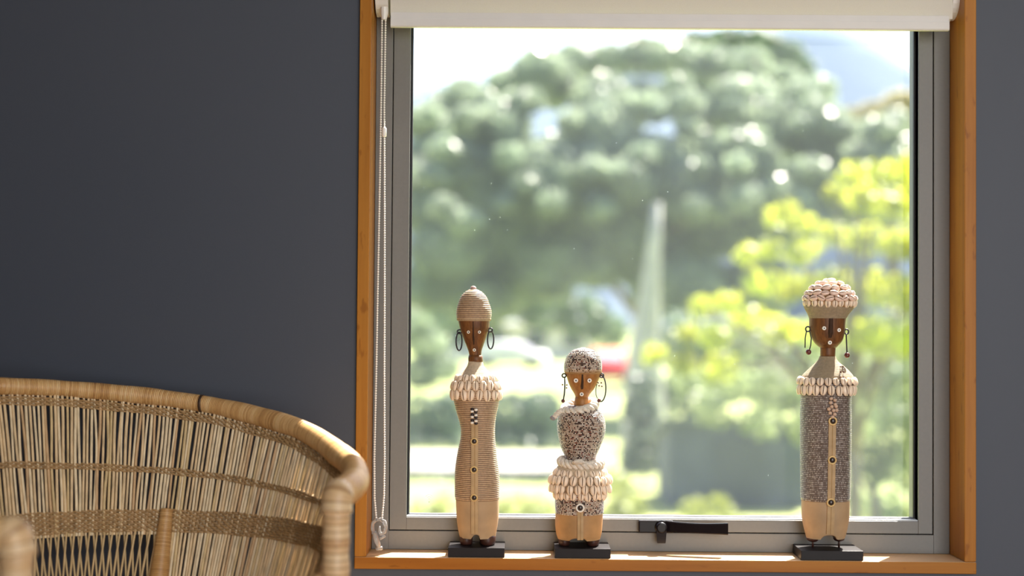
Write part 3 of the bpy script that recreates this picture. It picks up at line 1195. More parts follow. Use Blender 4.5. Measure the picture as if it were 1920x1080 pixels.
for x, y in ((1552, 786.5), (1551, 858.5), (1549, 937)):
    d3.button(full3, x, y, 8.2)
for x, y in ((1549, 745), (1556, 748), (1548, 752.5), (1556.5, 756), (1550, 760), (1558, 759.5), (1545, 764.5), (1553, 767), (1559, 766.5), (1547, 771.5), (1555.5, 774), (1551.5, 779)):
    p = d3.p(x, y, d3.surf_y(body3, y, x)-.0022)
    MB().ball(p, .0031, 10, 7, (1, 1, .9)).build('bead', M['tan_bead'], d3.root, True)
for k in range(7):
    for x_ in (1566.5, 1573):
        y_ = 706-k*3.2
        xx = x_+k*.75
        p = d3.p(xx, y_, d3.surf_y(sh3, y_, xx)-.0008)
        MB().ball(p, .0011, 8, 6).build('shoulder_bead', M['white_bead' if k % 3 else 'maroon'], d3.root, True)
for x, y in ((1539.3, 615.3), (1567.3, 618.7)):
    d3.eyelet('eye', head3, x, y, 3.1)
d3.eyelet('mouth', head3, 1551, 642, 3.2, .0012)
d3.nose(head3, [(1552, 597, 5, .0014), (1551.5, 612, 5.2, .0026), (1551, 624, 5.2, .0038), (1550.5, 633, 4.2, .0014)], M['nose'])
hoop(d3, 'ear_ring_loop', 1514, 617, 4.2, 4.6, -.003)
hoop(d3, 'ear_ring_loop', 1586.5, 622, 3.8, 4.6, -.003)
for pth in ([(1511, 621), (1508.7, 634), (1508.5, 652)], [(1517, 621), (1520, 634), (1519, 648), (1515.5, 659)]):
    MB().tube([d3.p(x, y, -.004) for x, y in pth], .0009, 7).build('earring', M['wire'], d3.root, True)
MB().tube([d3.p(x, y, -.004) for x, y in ((1585.5, 626), (1586, 640), (1587, 664))], .0011, 7).build('earring', M['wire'], d3.root, True)
MB().ball(d3.p(1515, 660, -.004), .0045, 12, 8).build('earring_bead', M['maroon'], d3.root, True)
MB().ball(d3.p(1587, 666, -.004), .0045, 12, 8).build('earring_bead', M['maroon'], d3.root, True)

# ------------------------------------------------------------------ cane tub chair
CC = Vector((-.755, -.446, 0))
PHI = math.radians(39)
FD = Vector((math.sin(PHI), -math.cos(PHI), 0))
SD = Vector((math.cos(PHI), math.sin(PHI), 0))
RT = [0, 12.75, 25.75, 39.25, 53.5, 69.5, 80.75, 92, 100, 115, 130, 146]
RZ = [.2585, .2548, .2479, .2401, .2296, .2138, .2032, .187, .175, .163, .154, .148]
SEAT = -.19


def rim_z(t):
    return float(np.interp(abs(t), RT, RZ))-(.006*max(0, min(1, (-t-110)/30)))


def plan(t):
    if t > 0:
        return .3285
    k = min(1, max(0, (abs(t)-95)/51))
    k = k*k*(3-2*k)
    return .331+.041*k


def cpos(t, h, off=0.0):
    r_ = plan(t)-.31*(rim_z(t)-h)+off
    a = math.radians(t-(3.0*(-t-100)/43 if t < -100 else 0))
    v = -FD*math.cos(a)+SD*math.sin(a)
    return Vector((v.x*r_, v.y*r_, h))


chair = empty('cane_tub_chair', (CC.x, CC.y, FLOOR), 'woven cane tub armchair with thick wrapped rim, left of the window', 'chair')


def csub(mb):
    mb.V = [(v[0], v[1], v[2]-FLOOR) for v in mb.V]
    return mb


# rim: thick rod bound with cane, thicker towards the arms
TE = 143
P, Rd = [], []
nst = 2400
for i in range(nst+1):
    t_ = -TE+2*TE*i/nst
    P.append(cpos(t_, rim_z(t_)))
acc = 0
for i in range(nst+1):
    t_ = -TE+2*TE*i/nst
    if i:
        acc += (P[i]-P[i-1]).length
    k = min(1, max(0, (abs(t_)-40)/95))
    base = .0122+.0058*k**1.1
    Rd.append(base+.00045*abs(math.sin(PI*acc/.0027))+.0005*math.sin(acc*31)+.0003*math.sin(acc*83))
rim = MB().tube(P, Rd, 14)
rim = csub(rim).build('wrapped_rim', M['rim'], chair, True)
# dark joins in the binding
for t_ in (50.6,):
    a, b = cpos(t_-.35, rim_z(t_)), cpos(t_+.35, rim_z(t_))
    csub(MB().tube([a, b], .0134, 14)).build('dark_binding', M['dark_cane'], rim, True)
# arm ends turn down into the front posts
for s in (-1, 1):
    e0, e1 = cpos(s*(TE-8), rim_z(s*(TE-8))), cpos(s*TE, rim_z(s*TE))
    r_end = Rd[0]
    tdir = (e1-e0).normalized()
    zt = rim_z(s*TE)
    K = []
    for a_ in np.linspace(0, PI/2, 9):
        K.append(e1+tdir*(.006*math.sin(a_))+Vector((0, 0, -.020*(1-math.cos(a_)))))
    csub(MB().tube([e1-tdir*.006]+K, [r_end*1.04]+[r_end*(1.05+.03*math.sin(i)) for i in range(9)], 16)).build('arm_end', M['post'], chair, True)
    top = K[-1]
    pp, rr_ = [], []
    for i in range(160):
        q_ = i/159
        z_ = top.z+.004+(FLOOR-top.z-.004)*q_
        pp.append((top.x, top.y, z_))
        rr_.append(.0158+.0030*min(1, q_*2.2)+.0006*math.sin(i*.9)+.0005*math.sin(i*.37))
    csub(MB().tube(pp, rr_, 16)).build('front_leg', M['post'], chair, True)
# back ribs that also form the rear legs
for s in (-1, 1):
    pp, rr_ = [], []
    acc = 0
    N = 420
    for i in range(N+1):
        q_ = i/N
        z_ = .083+(FLOOR-.083)*q_
        h_ = max(z_, SEAT)
        c_ = cpos(s*44.9, h_, -.007)
        c_.z = z_
        pp.append(c_)
        rr_.append(.0086+.0062*min(1, q_*5.5)+.0003*abs(math.sin(PI*(.083-z_)/.0026)))
    csub(MB().tube(pp, rr_, 12)).build('back_rib', M['rib'], chair, True)

# reeds: one object each
NRD = 272
TR = 140.5
B3T, B3B = .081, .051
for i in range(NRD):
    t0_ = -TR+2*TR*(i+.5)/NRD + random.uniform(-.12, .12)
    th_top = t0_+random.uniform(-.25, .25)
    lat_panel = abs(t0_) < 44.2
    lo = B3B-.004 if lat_panel else SEAT
    hi = rim_z(t0_)-.004
    pts = []
    ns = 9 if lat_panel else 15
    w1, w2 = random.gauss(0, .17), random.gauss(0, .14)
    ph = random.uniform(0, 6)
    lean = random.gauss(0, .18)
    bulge = .0018*(1 if i % 2 else -1)
    for k in range(ns+1):
        q_ = k/ns
        h_ = lo+(hi-lo)*q_
        tt = t0_+w1*math.sin(q_*5+ph)+w2*math.sin(q_*9+ph*2)*.5+lean*(q_-.5)
        pts.append(cpos(tt, h_, bulge*math.cos(q_*9+ph)*.5))
    rr_ = random.uniform(.0018, .0024)
    mt = random.choices(REEDS, (5, 4, 2, 1))[0]
    mb_ = csub(MB().tube(pts, rr_, 6, caps=False))
    mb_.build('reed', mt, chair, True)

# open diamond lattice in the back panel: crossing reeds
nl = 38
span = 43.0
for i in range(nl):
    for s in (-1, 1):
        tc_ = -span+2*span*(i+.5)/nl
        pts = []
        sl_ = 2*span/nl*1.0
        for k in range(15):
            q_ = k/14
            h_ = B3B+.003+(SEAT-B3B)*q_
            tt = tc_+s*(sl_*(q_*2.45-.28))
            if abs(tt) > 44.5:
                break
            pts.append(cpos(tt, h_, s*.0016))
        if len(pts) > 2:
            mb_ = MB().tube(pts, random.uniform(.0014, .0018), 6, caps=False)
            csub(mb_).build('lattice_reed', M['lattice'], chair, True)


# twined bands: pairs of strands that swap sides between reeds
def twined(name, hfun, rows, pitch, t0=-TE+1, t1=TE-1, skip=None, rad=.00145):
    mb_ = MB()
    for r_ in range(rows):
        for s in (0, 1):
            pts = []
            step = 2*TR/NRD
            n_ = int((t1-t0)/step*2.0)
            for k in range(n_+1):
                tt = t0+(t1-t0)*k/n_
                ang = PI*(tt/step)*.5+s*PI+r_*PI*.5
                h_ = hfun(tt)-r_*pitch
                wob = .0006*math.sin(tt*.31+r_)
                pts.append(cpos(tt, h_+wob+.0008*math.sin(ang), .0030*math.cos(ang)))
            mb_.tube(pts, rad, 5, caps=False)
    return csub(mb_).build(name, M['twine'], chair, True)


twined('woven_band', lambda t: rim_z(t)-.0155-.004*min(1, max(0, (abs(t)-60)/75)), 4, .0030)
B2T = [0, 20, 41, 57, 75, 95, 146]
B2Z = [.150, .1435, .137, .1315, .1225, .113, .095]
twined('woven_band', lambda t: float(np.interp(abs(t), B2T, B2Z))+.0022, 3, .0031)
twined('woven_band', lambda t: B3T-.001, 9, .0034, rad=.00165)
twined('woven_band', lambda t: SEAT+.012, 5, .0032)
# seat: coiled cane disc inside the tub, with a rail
mb_ = MB()
for k in range(24):
    r_ = .012+k*.0092
    pts = [Vector((r_*math.cos(a), r_*math.sin(a), SEAT+.004)) for a in np.linspace(0, 2*PI, 40)[:-1]]
    mb_.tube(pts, .0052, 6, closed=True)
csub(mb_).build('seat', M['twine'], chair, True)
pts = [cpos(t_, SEAT-.01) for t_ in np.linspace(-146, 146, 90)]
csub(MB().tube(pts, .013, 10)).build('seat_rail', M['rib'], chair, True)
a, b = cpos(-146, SEAT-.01), cpos(146, SEAT-.01)
csub(MB().tube([a, b], .014, 10)).build('front_rail', M['rib'], chair, True)

# ================================================================== outside
GZ = CZ-2.7


def leaf_mat(name, col, trans, rough=.45, tw=.5, var=.35):
    t = NT(name)
    ge = t.n('ObjectInfo')
    ns = t.noise(1.3, 2)
    lo, hi = tuple(c*(1-var) for c in col), tuple(min(1, c*(1+var)) for c in col)
    c = t.ramp(ns, [(.3, lo), (.7, hi)])
    t.base(c).rough(rough)
    tb = t.n('BsdfTranslucent')
    t.l(t.mix(1.0, c, tuple(trans), 'MULTIPLY'), tb.inputs[0])
    mx = t.n('MixShader')
    mx.inputs[0].default_value = tw
    t.l(t.b.outputs[0], mx.inputs[1])
    t.l(tb.outputs[0], mx.inputs[2])
    t.l(mx.outputs[0], t.o.inputs[0])
    return t.m


def crown_mesh(name, lobes, n_per_m2, leaf, mat, origin, flat=.55, inner=.35):
    """leaves scattered over and inside ellipsoidal lobes; lobes = (centre, rx, ry, rz)"""
    VV = []
    for c, rx, ry, rz in lobes:
        area = 4*PI*((rx*ry)**1.6/3+(rx*rz)**1.6/3+(ry*rz)**1.6/3)**(1/1.6)
        n = max(12, int(area*n_per_m2))
        d = rng.normal(size=(n, 3))
        d /= np.linalg.norm(d, axis=1)[:, None]
        rad = 1-inner*rng.random(n)**2+rng.normal(0, .05, n)
        P = np.array(c)[None]+d*rad[:, None]*np.array([rx, ry, rz])[None]
        nrm = d+rng.normal(0, flat, (n, 3))
        nrm /= np.linalg.norm(nrm, axis=1)[:, None]
        a = np.cross(nrm, rng.normal(size=(n, 3)))
        a /= np.linalg.norm(a, axis=1)[:, None]
        b = np.cross(nrm, a)
        s = leaf*rng.uniform(.6, 1.3, n)[:, None]
        q = np.stack([P-a*s, P-b*s*.5, P+a*s, P+b*s*.5], 1)
        VV.append(q.reshape(-1, 3))
    V = np.concatenate(VV)-np.array(origin)[None]
    nq = len(V)//4
    me = bpy.data.meshes.new(name)
    me.vertices.add(len(V))
    me.vertices.foreach_set('co', V.astype(np.float32).ravel())
    me.loops.add(nq*4)
    me.loops.foreach_set('vertex_index', np.arange(nq*4, dtype=np.int32))
    me.polygons.add(nq)
    me.polygons.foreach_set('loop_start', np.arange(0, nq*4, 4, dtype=np.int32))
    me.polygons.foreach_set('loop_total', np.full(nq, 4, dtype=np.int32))
    me.materials.append(mat)
    me.update(calc_edges=True)
    me.validate()
    return me


M['bark'] = simple('grey_bark', (.16, .13, .11), .8, var=.3, scale=8)
M['bark_pale'] = simple('pale_smooth_bark', (.42, .42, .38), .7, var=.2, scale=3)


def tree(name, label, cat, base_px, Y, lobes_px, density, leaf, mat, trunk_w, bark='bark', depth=1.0, group=None, base_z=None, branches=6, inner=.35, trunk=True, flat=.55):
    bz = GZ if base_z is None else base_z
    b0 = at(base_px, 600, Y)
    root = empty(name, (b0.x, Y, bz), label, cat, group)
    sc_ = (Y+CD)/FPX
    lobes = []
    for l_ in lobes_px:
        x, y, r = l_[:3]
        dy = l_[3] if len(l_) > 3 else 0
        rz = l_[4] if len(l_) > 4 else .8
        c = at(x, y, Y+dy)
        lobes.append((tuple(c), r*sc_, r*sc_*depth, r*sc_*rz))
    me = crown_mesh(name+'_crown', lobes, density, leaf, mat, root.location, inner=inner, flat=flat)
    link('crown', me, root, kind='stuff')
    if trunk:
        tops = [Vector(l[0])-root.location for l in lobes]
        mb_ = MB()
        hh = np.mean([t_.z for t_ in tops])
        mb_.tube([(0, 0, -.1), (trunk_w*.1, 0, hh*.3), (-trunk_w*.2, 0, hh*.6)], [trunk_w*.62, trunk_w*.45, trunk_w*.36], 10)
        for t_ in random.sample(tops, min(branches, len(tops))):
            s_ = Vector((-trunk_w*.1, 0, hh*random.uniform(.35, .58)))
            mb_.tube([s_, s_.lerp(t_, .5)+Vector((0, 0, .1*hh)), t_], [trunk_w*.26, trunk_w*.16, trunk_w*.07], 7)
        mb_.build('trunk', M[bark], root, True)
    return root


# ground ---------------------------------------------------------
def grid(name, x0, x1, y0, y1, z, nx, ny, mat, amp=.05, **kw):
    V, Fc = [], []
    for j in range(ny+1):
        for i in range(nx+1):
            V.append((x0+(x1-x0)*i/nx, y0+(y1-y0)*j/ny, z+amp*math.sin(i*1.7+j*.9)*math.cos(j*1.3-i*.4)))
    for j in range(ny):
        for i in range(nx):
            a = j*(nx+1)+i
            Fc.append((a, a+1, a+nx+2, a+nx+1))
    return link(name, mesh(name, V, Fc, mat, True), None, **kw)


t = NT('lawn_grass')
a_ = t.noise(.35, 4)
b_ = t.noise(9, 3)
t.base(t.mix(.4, t.ramp(a_, [(.35, (.15, .20, .05)), (.6, (.26, .29, .09))]), t.ramp(b_, [(.3, (.14, .2, .04)), (.7, (.44, .48, .16))]))).rough(.9)
M['lawn'] = t.m
grid('lawn', -160, 160, .5, 420, GZ, 60, 80, M['lawn'], .05, kind='structure')
M['path'] = simple('pale_concrete', (.34, .31, .29), .9, var=.1, scale=2)
pz = GZ+.08
# pale driveway crossing the view
ya_, yb_ = 2.7*FPX/(891-601)-CD, 2.7*FPX/(856-601)-CD
x0_, x1_ = at(700, 870, (ya_+yb_)/2).x-6, at(1075, 870, (ya_+yb_)/2).x
struct('driveway', MB().box(x0_, x1_, ya_, yb_, GZ-.05, pz+.02), M['path'])

# mountains -------------------------------------------------------
t = NT('distant_slope_haze_tint')
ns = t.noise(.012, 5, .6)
t.base(t.ramp(ns, [(.3, (.13, .17, .225)), (.7, (.155, .20, .26))])).rough(1.0)  # aerial haze painted in as a pale blue-grey base colour
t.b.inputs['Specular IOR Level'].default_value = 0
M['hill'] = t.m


def ridge(name, Y, prof, mat, depth=260):
    V, Fc = [], []
    xs = np.linspace(prof[0][0], prof[-1][0], 60)
    ys = np.interp(xs, [p_[0] for p_ in prof], [p_[1] for p_ in prof])
    nj = 9
    for j in range(nj):
        q_ = j/(nj-1)
        for i, (x, y) in enumerate(zip(xs, ys)):
            top = at(x, y, Y)
            wv_ = 8*math.sin(i*.9+j*1.7)+5*math.sin(i*2.3+j)
            z_ = GZ+(top.z-GZ)*(q_**.8)
            V.append((top.x+wv_*(1-q_), Y-depth*(1-q_), z_))
    for i, (x, y) in enumerate(zip(xs, ys)):
        top = at(x, y, Y)
        V.append((top.x, Y+depth, GZ))
    m = len(xs)
    for j in range(nj):
        for i in range(m-1):
            Fc.append((j*m+i, j*m+i+1, (j+1)*m+i+1, (j+1)*m+i))
    return link(name, mesh(name, V, Fc, mat, True), None, kind='structure')


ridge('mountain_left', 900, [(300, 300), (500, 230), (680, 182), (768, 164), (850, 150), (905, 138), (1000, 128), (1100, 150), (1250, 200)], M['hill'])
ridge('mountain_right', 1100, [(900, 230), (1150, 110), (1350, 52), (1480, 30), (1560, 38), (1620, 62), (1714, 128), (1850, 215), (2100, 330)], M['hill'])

# far house, parked cars -------------------------------------------
hs = empty('pale_house', (at(960, 640, 95).x, 95, GZ), 'pale low house beyond the lawn, behind the short figurine', 'house')
hw_ = (at(1110, 640, 95).x-at(800, 640, 95).x)/2
mb_ = MB().box(-hw_, hw_, 0, 8, -.1, 2.5)
wl_ = mb_.build('wall', simple('pale_render', (.70, .66, .64), .8), hs)
V = [(-hw_-.5, -.6, 2.5), (hw_+.5, -.6, 2.5), (hw_+.5, 8.6, 2.5), (-hw_-.5, 8.6, 2.5), (-hw_+2, 4, 4.2), (hw_-2, 4, 4.2)]
MB().add(V, [(0, 1, 5, 4), (1, 2, 5), (2, 3, 4, 5), (3, 0, 4), (3, 2, 1, 0)]).build('roof', simple('grey_roof', (.20, .22, .25), .7), hs)
for k in range(4):
    x_ = -hw_+1.4+k*2.6
    fr_ = MB().box(x_, x_+1.3, -.06, .05, .9, 2.0).build('window', simple('dark_window', (.05, .07, .09), .2) if k == 0 else bpy.data.materials['dark_window'], hs)


def car(name, label, px, Y, body_col, rot=0):
    c0_ = at(px, 600, Y)
    r_ = empty(name, (c0_.x, Y, GZ), label, 'car')
    r_.rotation_euler.z = rot
    cm = simple(name+'_paint', body_col, .6, var=.02, spec=.06)
    # lower body: lofted sections along the length (local Y), width 1.8
    def loft(secs):
        V, Fc = [], []
        for y, w_, z0_, z1_, wt in secs:
            V += [(-w_, y, z0_), (-w_, y, z0_+(z1_-z0_)*.6), (-wt, y, z1_), (wt, y, z1_), (w_, y, z0_+(z1_-z0_)*.6), (w_, y, z0_)]
        for i in range(len(secs)-1):
            for k in range(6):
                Fc.append((i*6+k, i*6+(k+1) % 6, (i+1)*6+(k+1) % 6, (i+1)*6+k))
        Fc += [(5, 4, 3, 2, 1, 0), tuple(len(V)-6+k for k in range(6))]
        return MB().add(V, Fc)
    loft([(-2.05, .78, .3, .72, .7), (-1.9, .88, .25, .88, .8), (0, .9, .25, .96, .84), (1.8, .88, .25, .92, .8), (2.05, .78, .3, .8, .7)]).build('body', cm, r_, True)
    cabin = loft([(-1.2, .78, .9, .98, .74), (-.6, .76, .9, 1.42, .62), (.9, .76, .9, 1.46, .62), (1.75, .76, .9, 1.0, .72)])
    cabin.build('cabin', cm, r_, True)
    gm = simple(name+'_glass', (.20, .18, .24), .3, var=.02)
    for ya, za, yb, zb in ((-1.24, 1.0, -.66, 1.40), (1.78, 1.02, .96, 1.42)):
        s_ = -1 if ya < 0 else 1
        V = [(-.66, ya+s_*.02, za), (.66, ya+s_*.02, za), (.56, yb+s_*.03, zb), (-.56, yb+s_*.03, zb)]
        V += [(x, y-s_*.04, z) for x, y, z in V]
        MB().add(V, [(0, 1, 2, 3), (7, 6, 5, 4), (0, 4, 5, 1), (1, 5, 6, 2), (2, 6, 7, 3), (3, 7, 4, 0)]).build('windscreen', gm, r_)
    tm = simple(name+'_tyre', (.02, .02, .022), .7)
    for x in (-.82, .82):
        for y in (-1.35, 1.35):
            MB().tube([(x-.1, y, .32), (x+.1, y, .32)], .32, 16).build('wheel', tm, r_, False)
    return r_


car('red_car', 'red car parked beyond the lawn, just right of the short figurine head', 1139, 61, (.55, .008, .02))
car('white_car', 'white car parked beyond the lawn, left of the red car', 958, 80, (.75, .75, .78), 1.3)

# trees -------------------------------------------------------------
LM_A = leaf_mat('grey_green_leaves', (.265, .315, .26), (1.6, 1.68, 1.3), .32, .42)
LM_B = leaf_mat('mid_green_leaves', (.14, .20, .135), (1.0, 1.1, .85), .5, .4)
LM_C = leaf_mat('tan_leaves', (.42, .38, .22), (1, 1, .7), .5, .45)
LM_D = leaf_mat('lime_leaves', (.34, .42, .07), (1.6, 1.35, .5), .4, .5, .5)
LM_E = leaf_mat('shrub_leaves', (.14, .20, .15), (1, 1.05, .85), .45, .4)
LM_F = leaf_mat('yellow_green_leaves', (.24, .28, .09), (1.15, 1.1, .5), .45, .5)
LM_G = leaf_mat('pale_green_leaves', (.21, .26, .17), (1.5, 1.5, 1.0), .4, .5)
LM_H = leaf_mat('blue_green_leaves', (.07, .10, .085), (1, 1.05, .8), .45, .35)

lob = [(885, 250, 55), (930, 232, 52), (970, 240, 55), (850, 212, 50), (800, 232, 50), (900, 195, 44), (785, 330, 55), (860, 300, 60), (1040, 340, 95, 3), (1230, 460, 95, 3), (1160, 430, 90, 3), (1000, 330, 70), (930, 360, 80), (1180, 480, 70), (1250, 540, 70), (815, 225, 48), (860, 195, 45), (905, 185, 42), (800, 300, 50), (850, 270, 50), (905, 245, 55, -1),
       (960, 165, 60), (1010, 135, 55), (1075, 120, 55), (1140, 115, 58), (1205, 105, 55), (1270, 110, 55), (1335, 120, 52), (1400, 130, 50), (1455, 150, 42),
       (1020, 180, 70, -1.5), (1110, 190, 70, -2), (1210, 190, 75, -2), (1300, 190, 70, -2), (1390, 190, 65, -1), (1470, 200, 55), (1525, 190, 42),
       (880, 340, 72, -2), (960, 290, 60, -1), (1040, 270, 60, -1), (1130, 290, 75, -2), (1230, 290, 75, -1.5), (1320, 270, 70, -2), (1420, 260, 70, -2), (1510, 260, 65, -1), (1585, 250, 55), (1640, 280, 55, -1), (1690, 310, 60, -1),
       (810, 400, 60), (840, 480, 80, 0), (930, 430, 85, 0), (1020, 400, 90, 1), (1110, 400, 80, 0), (1000, 480, 80, 2), (1100, 480, 80, 2), (900, 540, 70, 1), (800, 540, 60, 1),
       (1190, 370, 60, 1), (1270, 350, 75, -1), (1360, 340, 75, -2), (1450, 340, 75, -1), (1540, 330, 70, -1), (1620, 360, 70, 0), (1700, 380, 70, 0),
       (1300, 430, 80, 3), (1390, 430, 80, 3), (1480, 430, 80, 3), (1300, 520, 80, 4), (1400, 540, 90, 4)]
rl = random.Random(21)
lob2 = []
for q in lob:
    x, y, r = q[:3]
    edge = y < 150 or x < 840
    jx, jy = (0, 0) if edge else (rl.uniform(-28, 28), rl.uniform(-26, 26))
    k = rl.uniform(.72, 1.12) if not edge else .92
    dome = 3.0-5.5*math.sin(min(1, max(0, (y-80)/330))*PI/2)+rl.uniform(-1.4, 1.4)
    lob2.append((x+jx, y+jy, r*k, dome, rl.uniform(.62, .95)))
for k in range(90):      # smaller sprays of foliage standing proud of the big masses
    x, y = rl.uniform(800, 1680), rl.uniform(120, 450)
    if y < 150+abs(x-1230)*.16:
        continue
    lob2.append((x, y, rl.uniform(20, 36), 1.0-5.5*math.sin(min(1, (y-80)/330)*PI/2)-rl.uniform(.3, 1.3), .75))
tree('broad_tree', 'huge broad grey-green tree filling the middle of the view beyond the lawn', 'tree', 1215, 40, lob2, 150, .125, LM_A, .6, 'bark', depth=1.4, branches=10, inner=.35, flat=.45)
tree('dark_green_tree', 'mid-green tree rising behind the upper right of the huge broad tree', 'tree', 1420, 62,
     [(1300, 95, 45), (1360, 90, 45), (1420, 95, 50), (1470, 110, 42), (1500, 130, 30), (1350, 160, 60), (1440, 170, 60), (1400, 260, 90), (1480, 260, 80), (1500, 380, 90), (1400, 400, 90)], 55, .2, LM_B, .7)
tree('tan_tree', 'pale tan tree at the right edge of the view below the mountain', 'tree', 1680, 52,
     [(1600, 230, 35), (1640, 220, 38), (1690, 200, 38), (1740, 210, 45), (1620, 270, 50), (1690, 260, 55), (1760, 280, 60), (1660, 340, 70), (1740, 360, 70)], 70, .16, LM_C, .5)

# lime tree close to the house
lobd = [(1600, 330, 34), (1645, 325, 36), (1695, 320, 36), (1745, 330, 40), (1565, 365, 26), (1620, 375, 40), (1680, 380, 42), (1740, 400, 45),
        (1475, 395, 28), (1500, 420, 30), (1450, 412, 22), (1400, 480, 28), (1445, 470, 30), (1500, 475, 34), (1560, 440, 36), (1620, 450, 42), (1690, 460, 45),
        (1430, 530, 34), (1490, 540, 40), (1560, 530, 44), (1640, 540, 48), (1710, 550, 48), (1310, 575, 26), (1365, 570, 30), (1290, 625, 28), (1340, 630, 34),
        (1400, 600, 38), (1470, 620, 44), (1550, 620, 46), (1640, 630, 50), (1710, 640, 50), (1225, 665, 26), (1280, 680, 34), (1350, 690, 40), (1430, 700, 46),
        (1520, 710, 48), (1610, 720, 50), (1700, 730, 50), (1275, 735, 28), (1350, 755, 36), (1440, 780, 40), (1530, 800, 42), (1620, 810, 44), (1700, 820, 46), (1560, 870, 40), (1650, 890, 44), (1710, 900, 44), (1760, 700, 60), (1760, 560, 55), (1760, 850, 55)]
lobd = [(x, y, r*.95, random.uniform(-.7, .7)) for x, y, r in lobd if y < 700]
tree('lime_tree', 'bright yellow-green leafy tree at the right, behind the straight figurine', 'tree', 1600, 12.5, lobd, 300, .06, LM_D, .16, 'bark', depth=1.0, branches=14, inner=.9)

lobg = [(1290, 720, 40), (1360, 720, 50), (1450, 730, 55), (1540, 730, 60), (1630, 720, 60), (1720, 730, 60), (1340, 770, 40), (1430, 790, 42), (1520, 800, 46),
        (1600, 790, 55), (1690, 800, 60), (1760, 780, 60), (1570, 860, 46), (1650, 870, 55), (1720, 880, 60), (1640, 950, 55), (1710, 960, 60), (1560, 930, 34), (1420, 650, 60), (1550, 640, 70), (1670, 640, 70), (1760, 660, 70)]
lobg = [(x, y, r, random.uniform(-.5, 1.2)) for x, y, r in lobg]
tree('pale_green_tree', 'pale green bushy tree behind the lime tree, lower right of the pane', 'tree', 1640, 15.2, lobg, 170, .07, LM_G, .14, 'bark', branches=8, inner=.5)

# pale leaning trunk in front of the broad tree
tr_ = empty('bare_trunk', (at(1212, 700, 24).x, 24, GZ), 'pale bare trunk standing left of the lime tree', 'tree')
prof_t = [(1208, 905, 50), (1208, 800, 42), (1207, 700, 36), (1210, 640, 28), (1219, 540, 19), (1226, 460, 13), (1232, 380, 8)]
mb_ = MB()
pp = [at(x, y, 24)-tr_.location for x, y, r in prof_t]
mb_.tube(pp, [r*(24+CD)/FPX for x, y, r in prof_t], 14)
mb_.build('trunk', M['bark_pale'], tr_, True)


def bush(name, label, Y, lobes, mat, dens=150, leaf=.09, group=None, depth=1.1, bz=None):
    return tree(name, label, 'shrub', lobes[0][0], Y, lobes, dens, leaf, mat, .05, group=group, depth=depth, trunk=False, base_z=bz)


bush('round_shrub', 'dark blue-green shrub seen between the tall figurine and the short one', 30, [(960, 770, 45), (1010, 765, 42), (985, 800, 38), (1040, 790, 40), (930, 800, 30), (960, 812, 36), (1010, 818, 36), (1050, 830, 30)], LM_E)
bush('round_shrub', 'dark shrub left of the tall figurine, at the left edge of the pane', 30, [(790, 770, 40), (830, 790, 42), (780, 810, 38), (850, 755, 30), (800, 815, 34), (840, 812, 30)], LM_E)
bush('tall_shrub', 'pale green tall bush beyond the lawn, left of the tall figurine head', 55, [(800, 640, 42), (775, 600, 45), (830, 690, 34), (790, 700, 36)], LM_A, 90, .13)
bush('low_hedge', 'low dark hedge along the far side of the pale driveway', 28, [(775, 835, 22), (815, 838, 20), (855, 836, 22), (900, 838, 20), (945, 836, 22), (990, 838, 22), (1030, 836, 22), (1070, 838, 22)], LM_H, 220, .07)
bush('low_hedge', 'low dark hedge along the near side of the pale driveway', 22, [(775, 905, 24), (815, 903, 24), (855, 905, 22), (900, 905, 24), (950, 903, 22), (990, 906, 24), (1025, 900, 24)], LM_H, 260, .06)
bush('flowering_shrub', 'yellow-green low plants at the bottom of the pane left of the tall figurine', 17, [(790, 965, 32), (835, 945, 26), (820, 985, 34)], LM_F, 300, .05, group='yellow-green low plants along the bottom of the pane')
bush('flowering_shrub', 'yellow-green low plants between the tall and the short figurine at the bottom of the pane', 17.5, [(960, 955, 36), (1010, 965, 40), (930, 985, 34)], LM_F, 300, .05, group='yellow-green low plants along the bottom of the pane')
bush('flowering_shrub', 'yellow-green low plants just right of the short figurine', 17.5, [(1150, 905, 34), (1180, 950, 36), (1150, 970, 36)], LM_F, 300, .05, group='yellow-green low plants along the bottom of the pane')
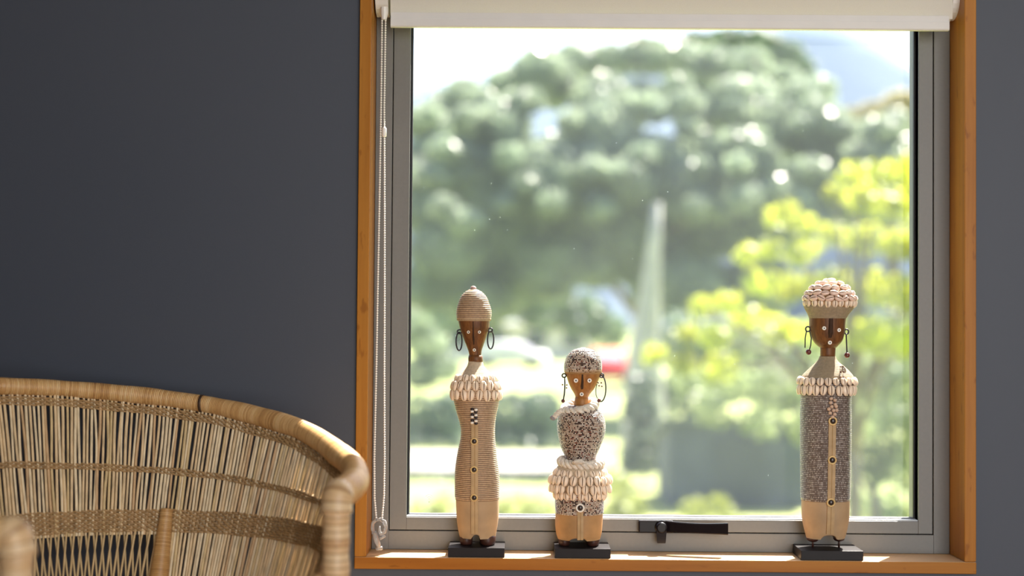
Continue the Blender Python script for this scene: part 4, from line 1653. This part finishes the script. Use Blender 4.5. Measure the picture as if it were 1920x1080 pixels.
bush('round_shrub', 'sunlit light green shrub at the bottom of the pane above the window handle', 13, [(1300, 955, 28), (1345, 950, 30), (1370, 985, 34), (1310, 990, 34)], LM_F, 420, .035)
bush('upright_shrub', 'narrow dark blue-green shrub in front of the bare trunk, right of the short figurine', 21.5, [(1205, 725, 30), (1200, 770, 36), (1212, 815, 38), (1205, 860, 42)], LM_H, 300, .06, depth=.8)
bush('mixed_shrub', 'loose dark bushes under the crown of the broad tree', 48, [(1020, 570, 60), (1090, 590, 50), (960, 560, 50), (1140, 620, 40), (900, 600, 45), (850, 590, 45)], LM_B, 60, .16)
bush('mixed_shrub', 'loose dark bushes beyond the lime tree', 29.5, [(1280, 640, 70), (1370, 660, 80), (1470, 700, 90), (1560, 740, 90), (1660, 740, 90), (1290, 740, 60)], LM_E, 70, .13)

# dark garden shed half hidden by the lime tree
YS = 18.6
shx0, shx1 = at(1255, 850, YS).x, at(1520, 850, YS).x
shd = empty('garden_shed', ((shx0+shx1)/2, YS, GZ), 'dark blue-grey garden shed half hidden below the lime tree', 'shed')
hw_ = (shx1-shx0)/2
ht_ = at(1390, 795, YS).z-GZ
sm_ = simple('shed_boards', (.075, .09, .13), .7, var=.2, scale=3)
MB().add([(x, y, z) for x in (-hw_, hw_) for y, z in ((0, -.05), (0, ht_), (1.8, -.05), (1.8, ht_-.36))], [(0, 1, 3, 2), (4, 6, 7, 5), (0, 4, 5, 1), (2, 3, 7, 6), (0, 2, 6, 4), (1, 5, 7, 3)]).build('wall', sm_, shd)
MB().add([(x, y, z+dz) for x in (-hw_-.1, hw_+.1) for y, z in ((-.12, ht_+.02), (2.0, ht_-.42)) for dz in (0, .07)], [(0, 1, 3, 2), (4, 6, 7, 5), (0, 4, 5, 1), (2, 3, 7, 6), (0, 2, 6, 4), (1, 5, 7, 3)]).build('roof', simple('shed_roof', (.10, .12, .16), .6), shd)
MB().box(-.35, .35, -.03, .01, 0, ht_-.2, .004).build('door', simple('shed_door', (.06, .07, .10), .6), shd)
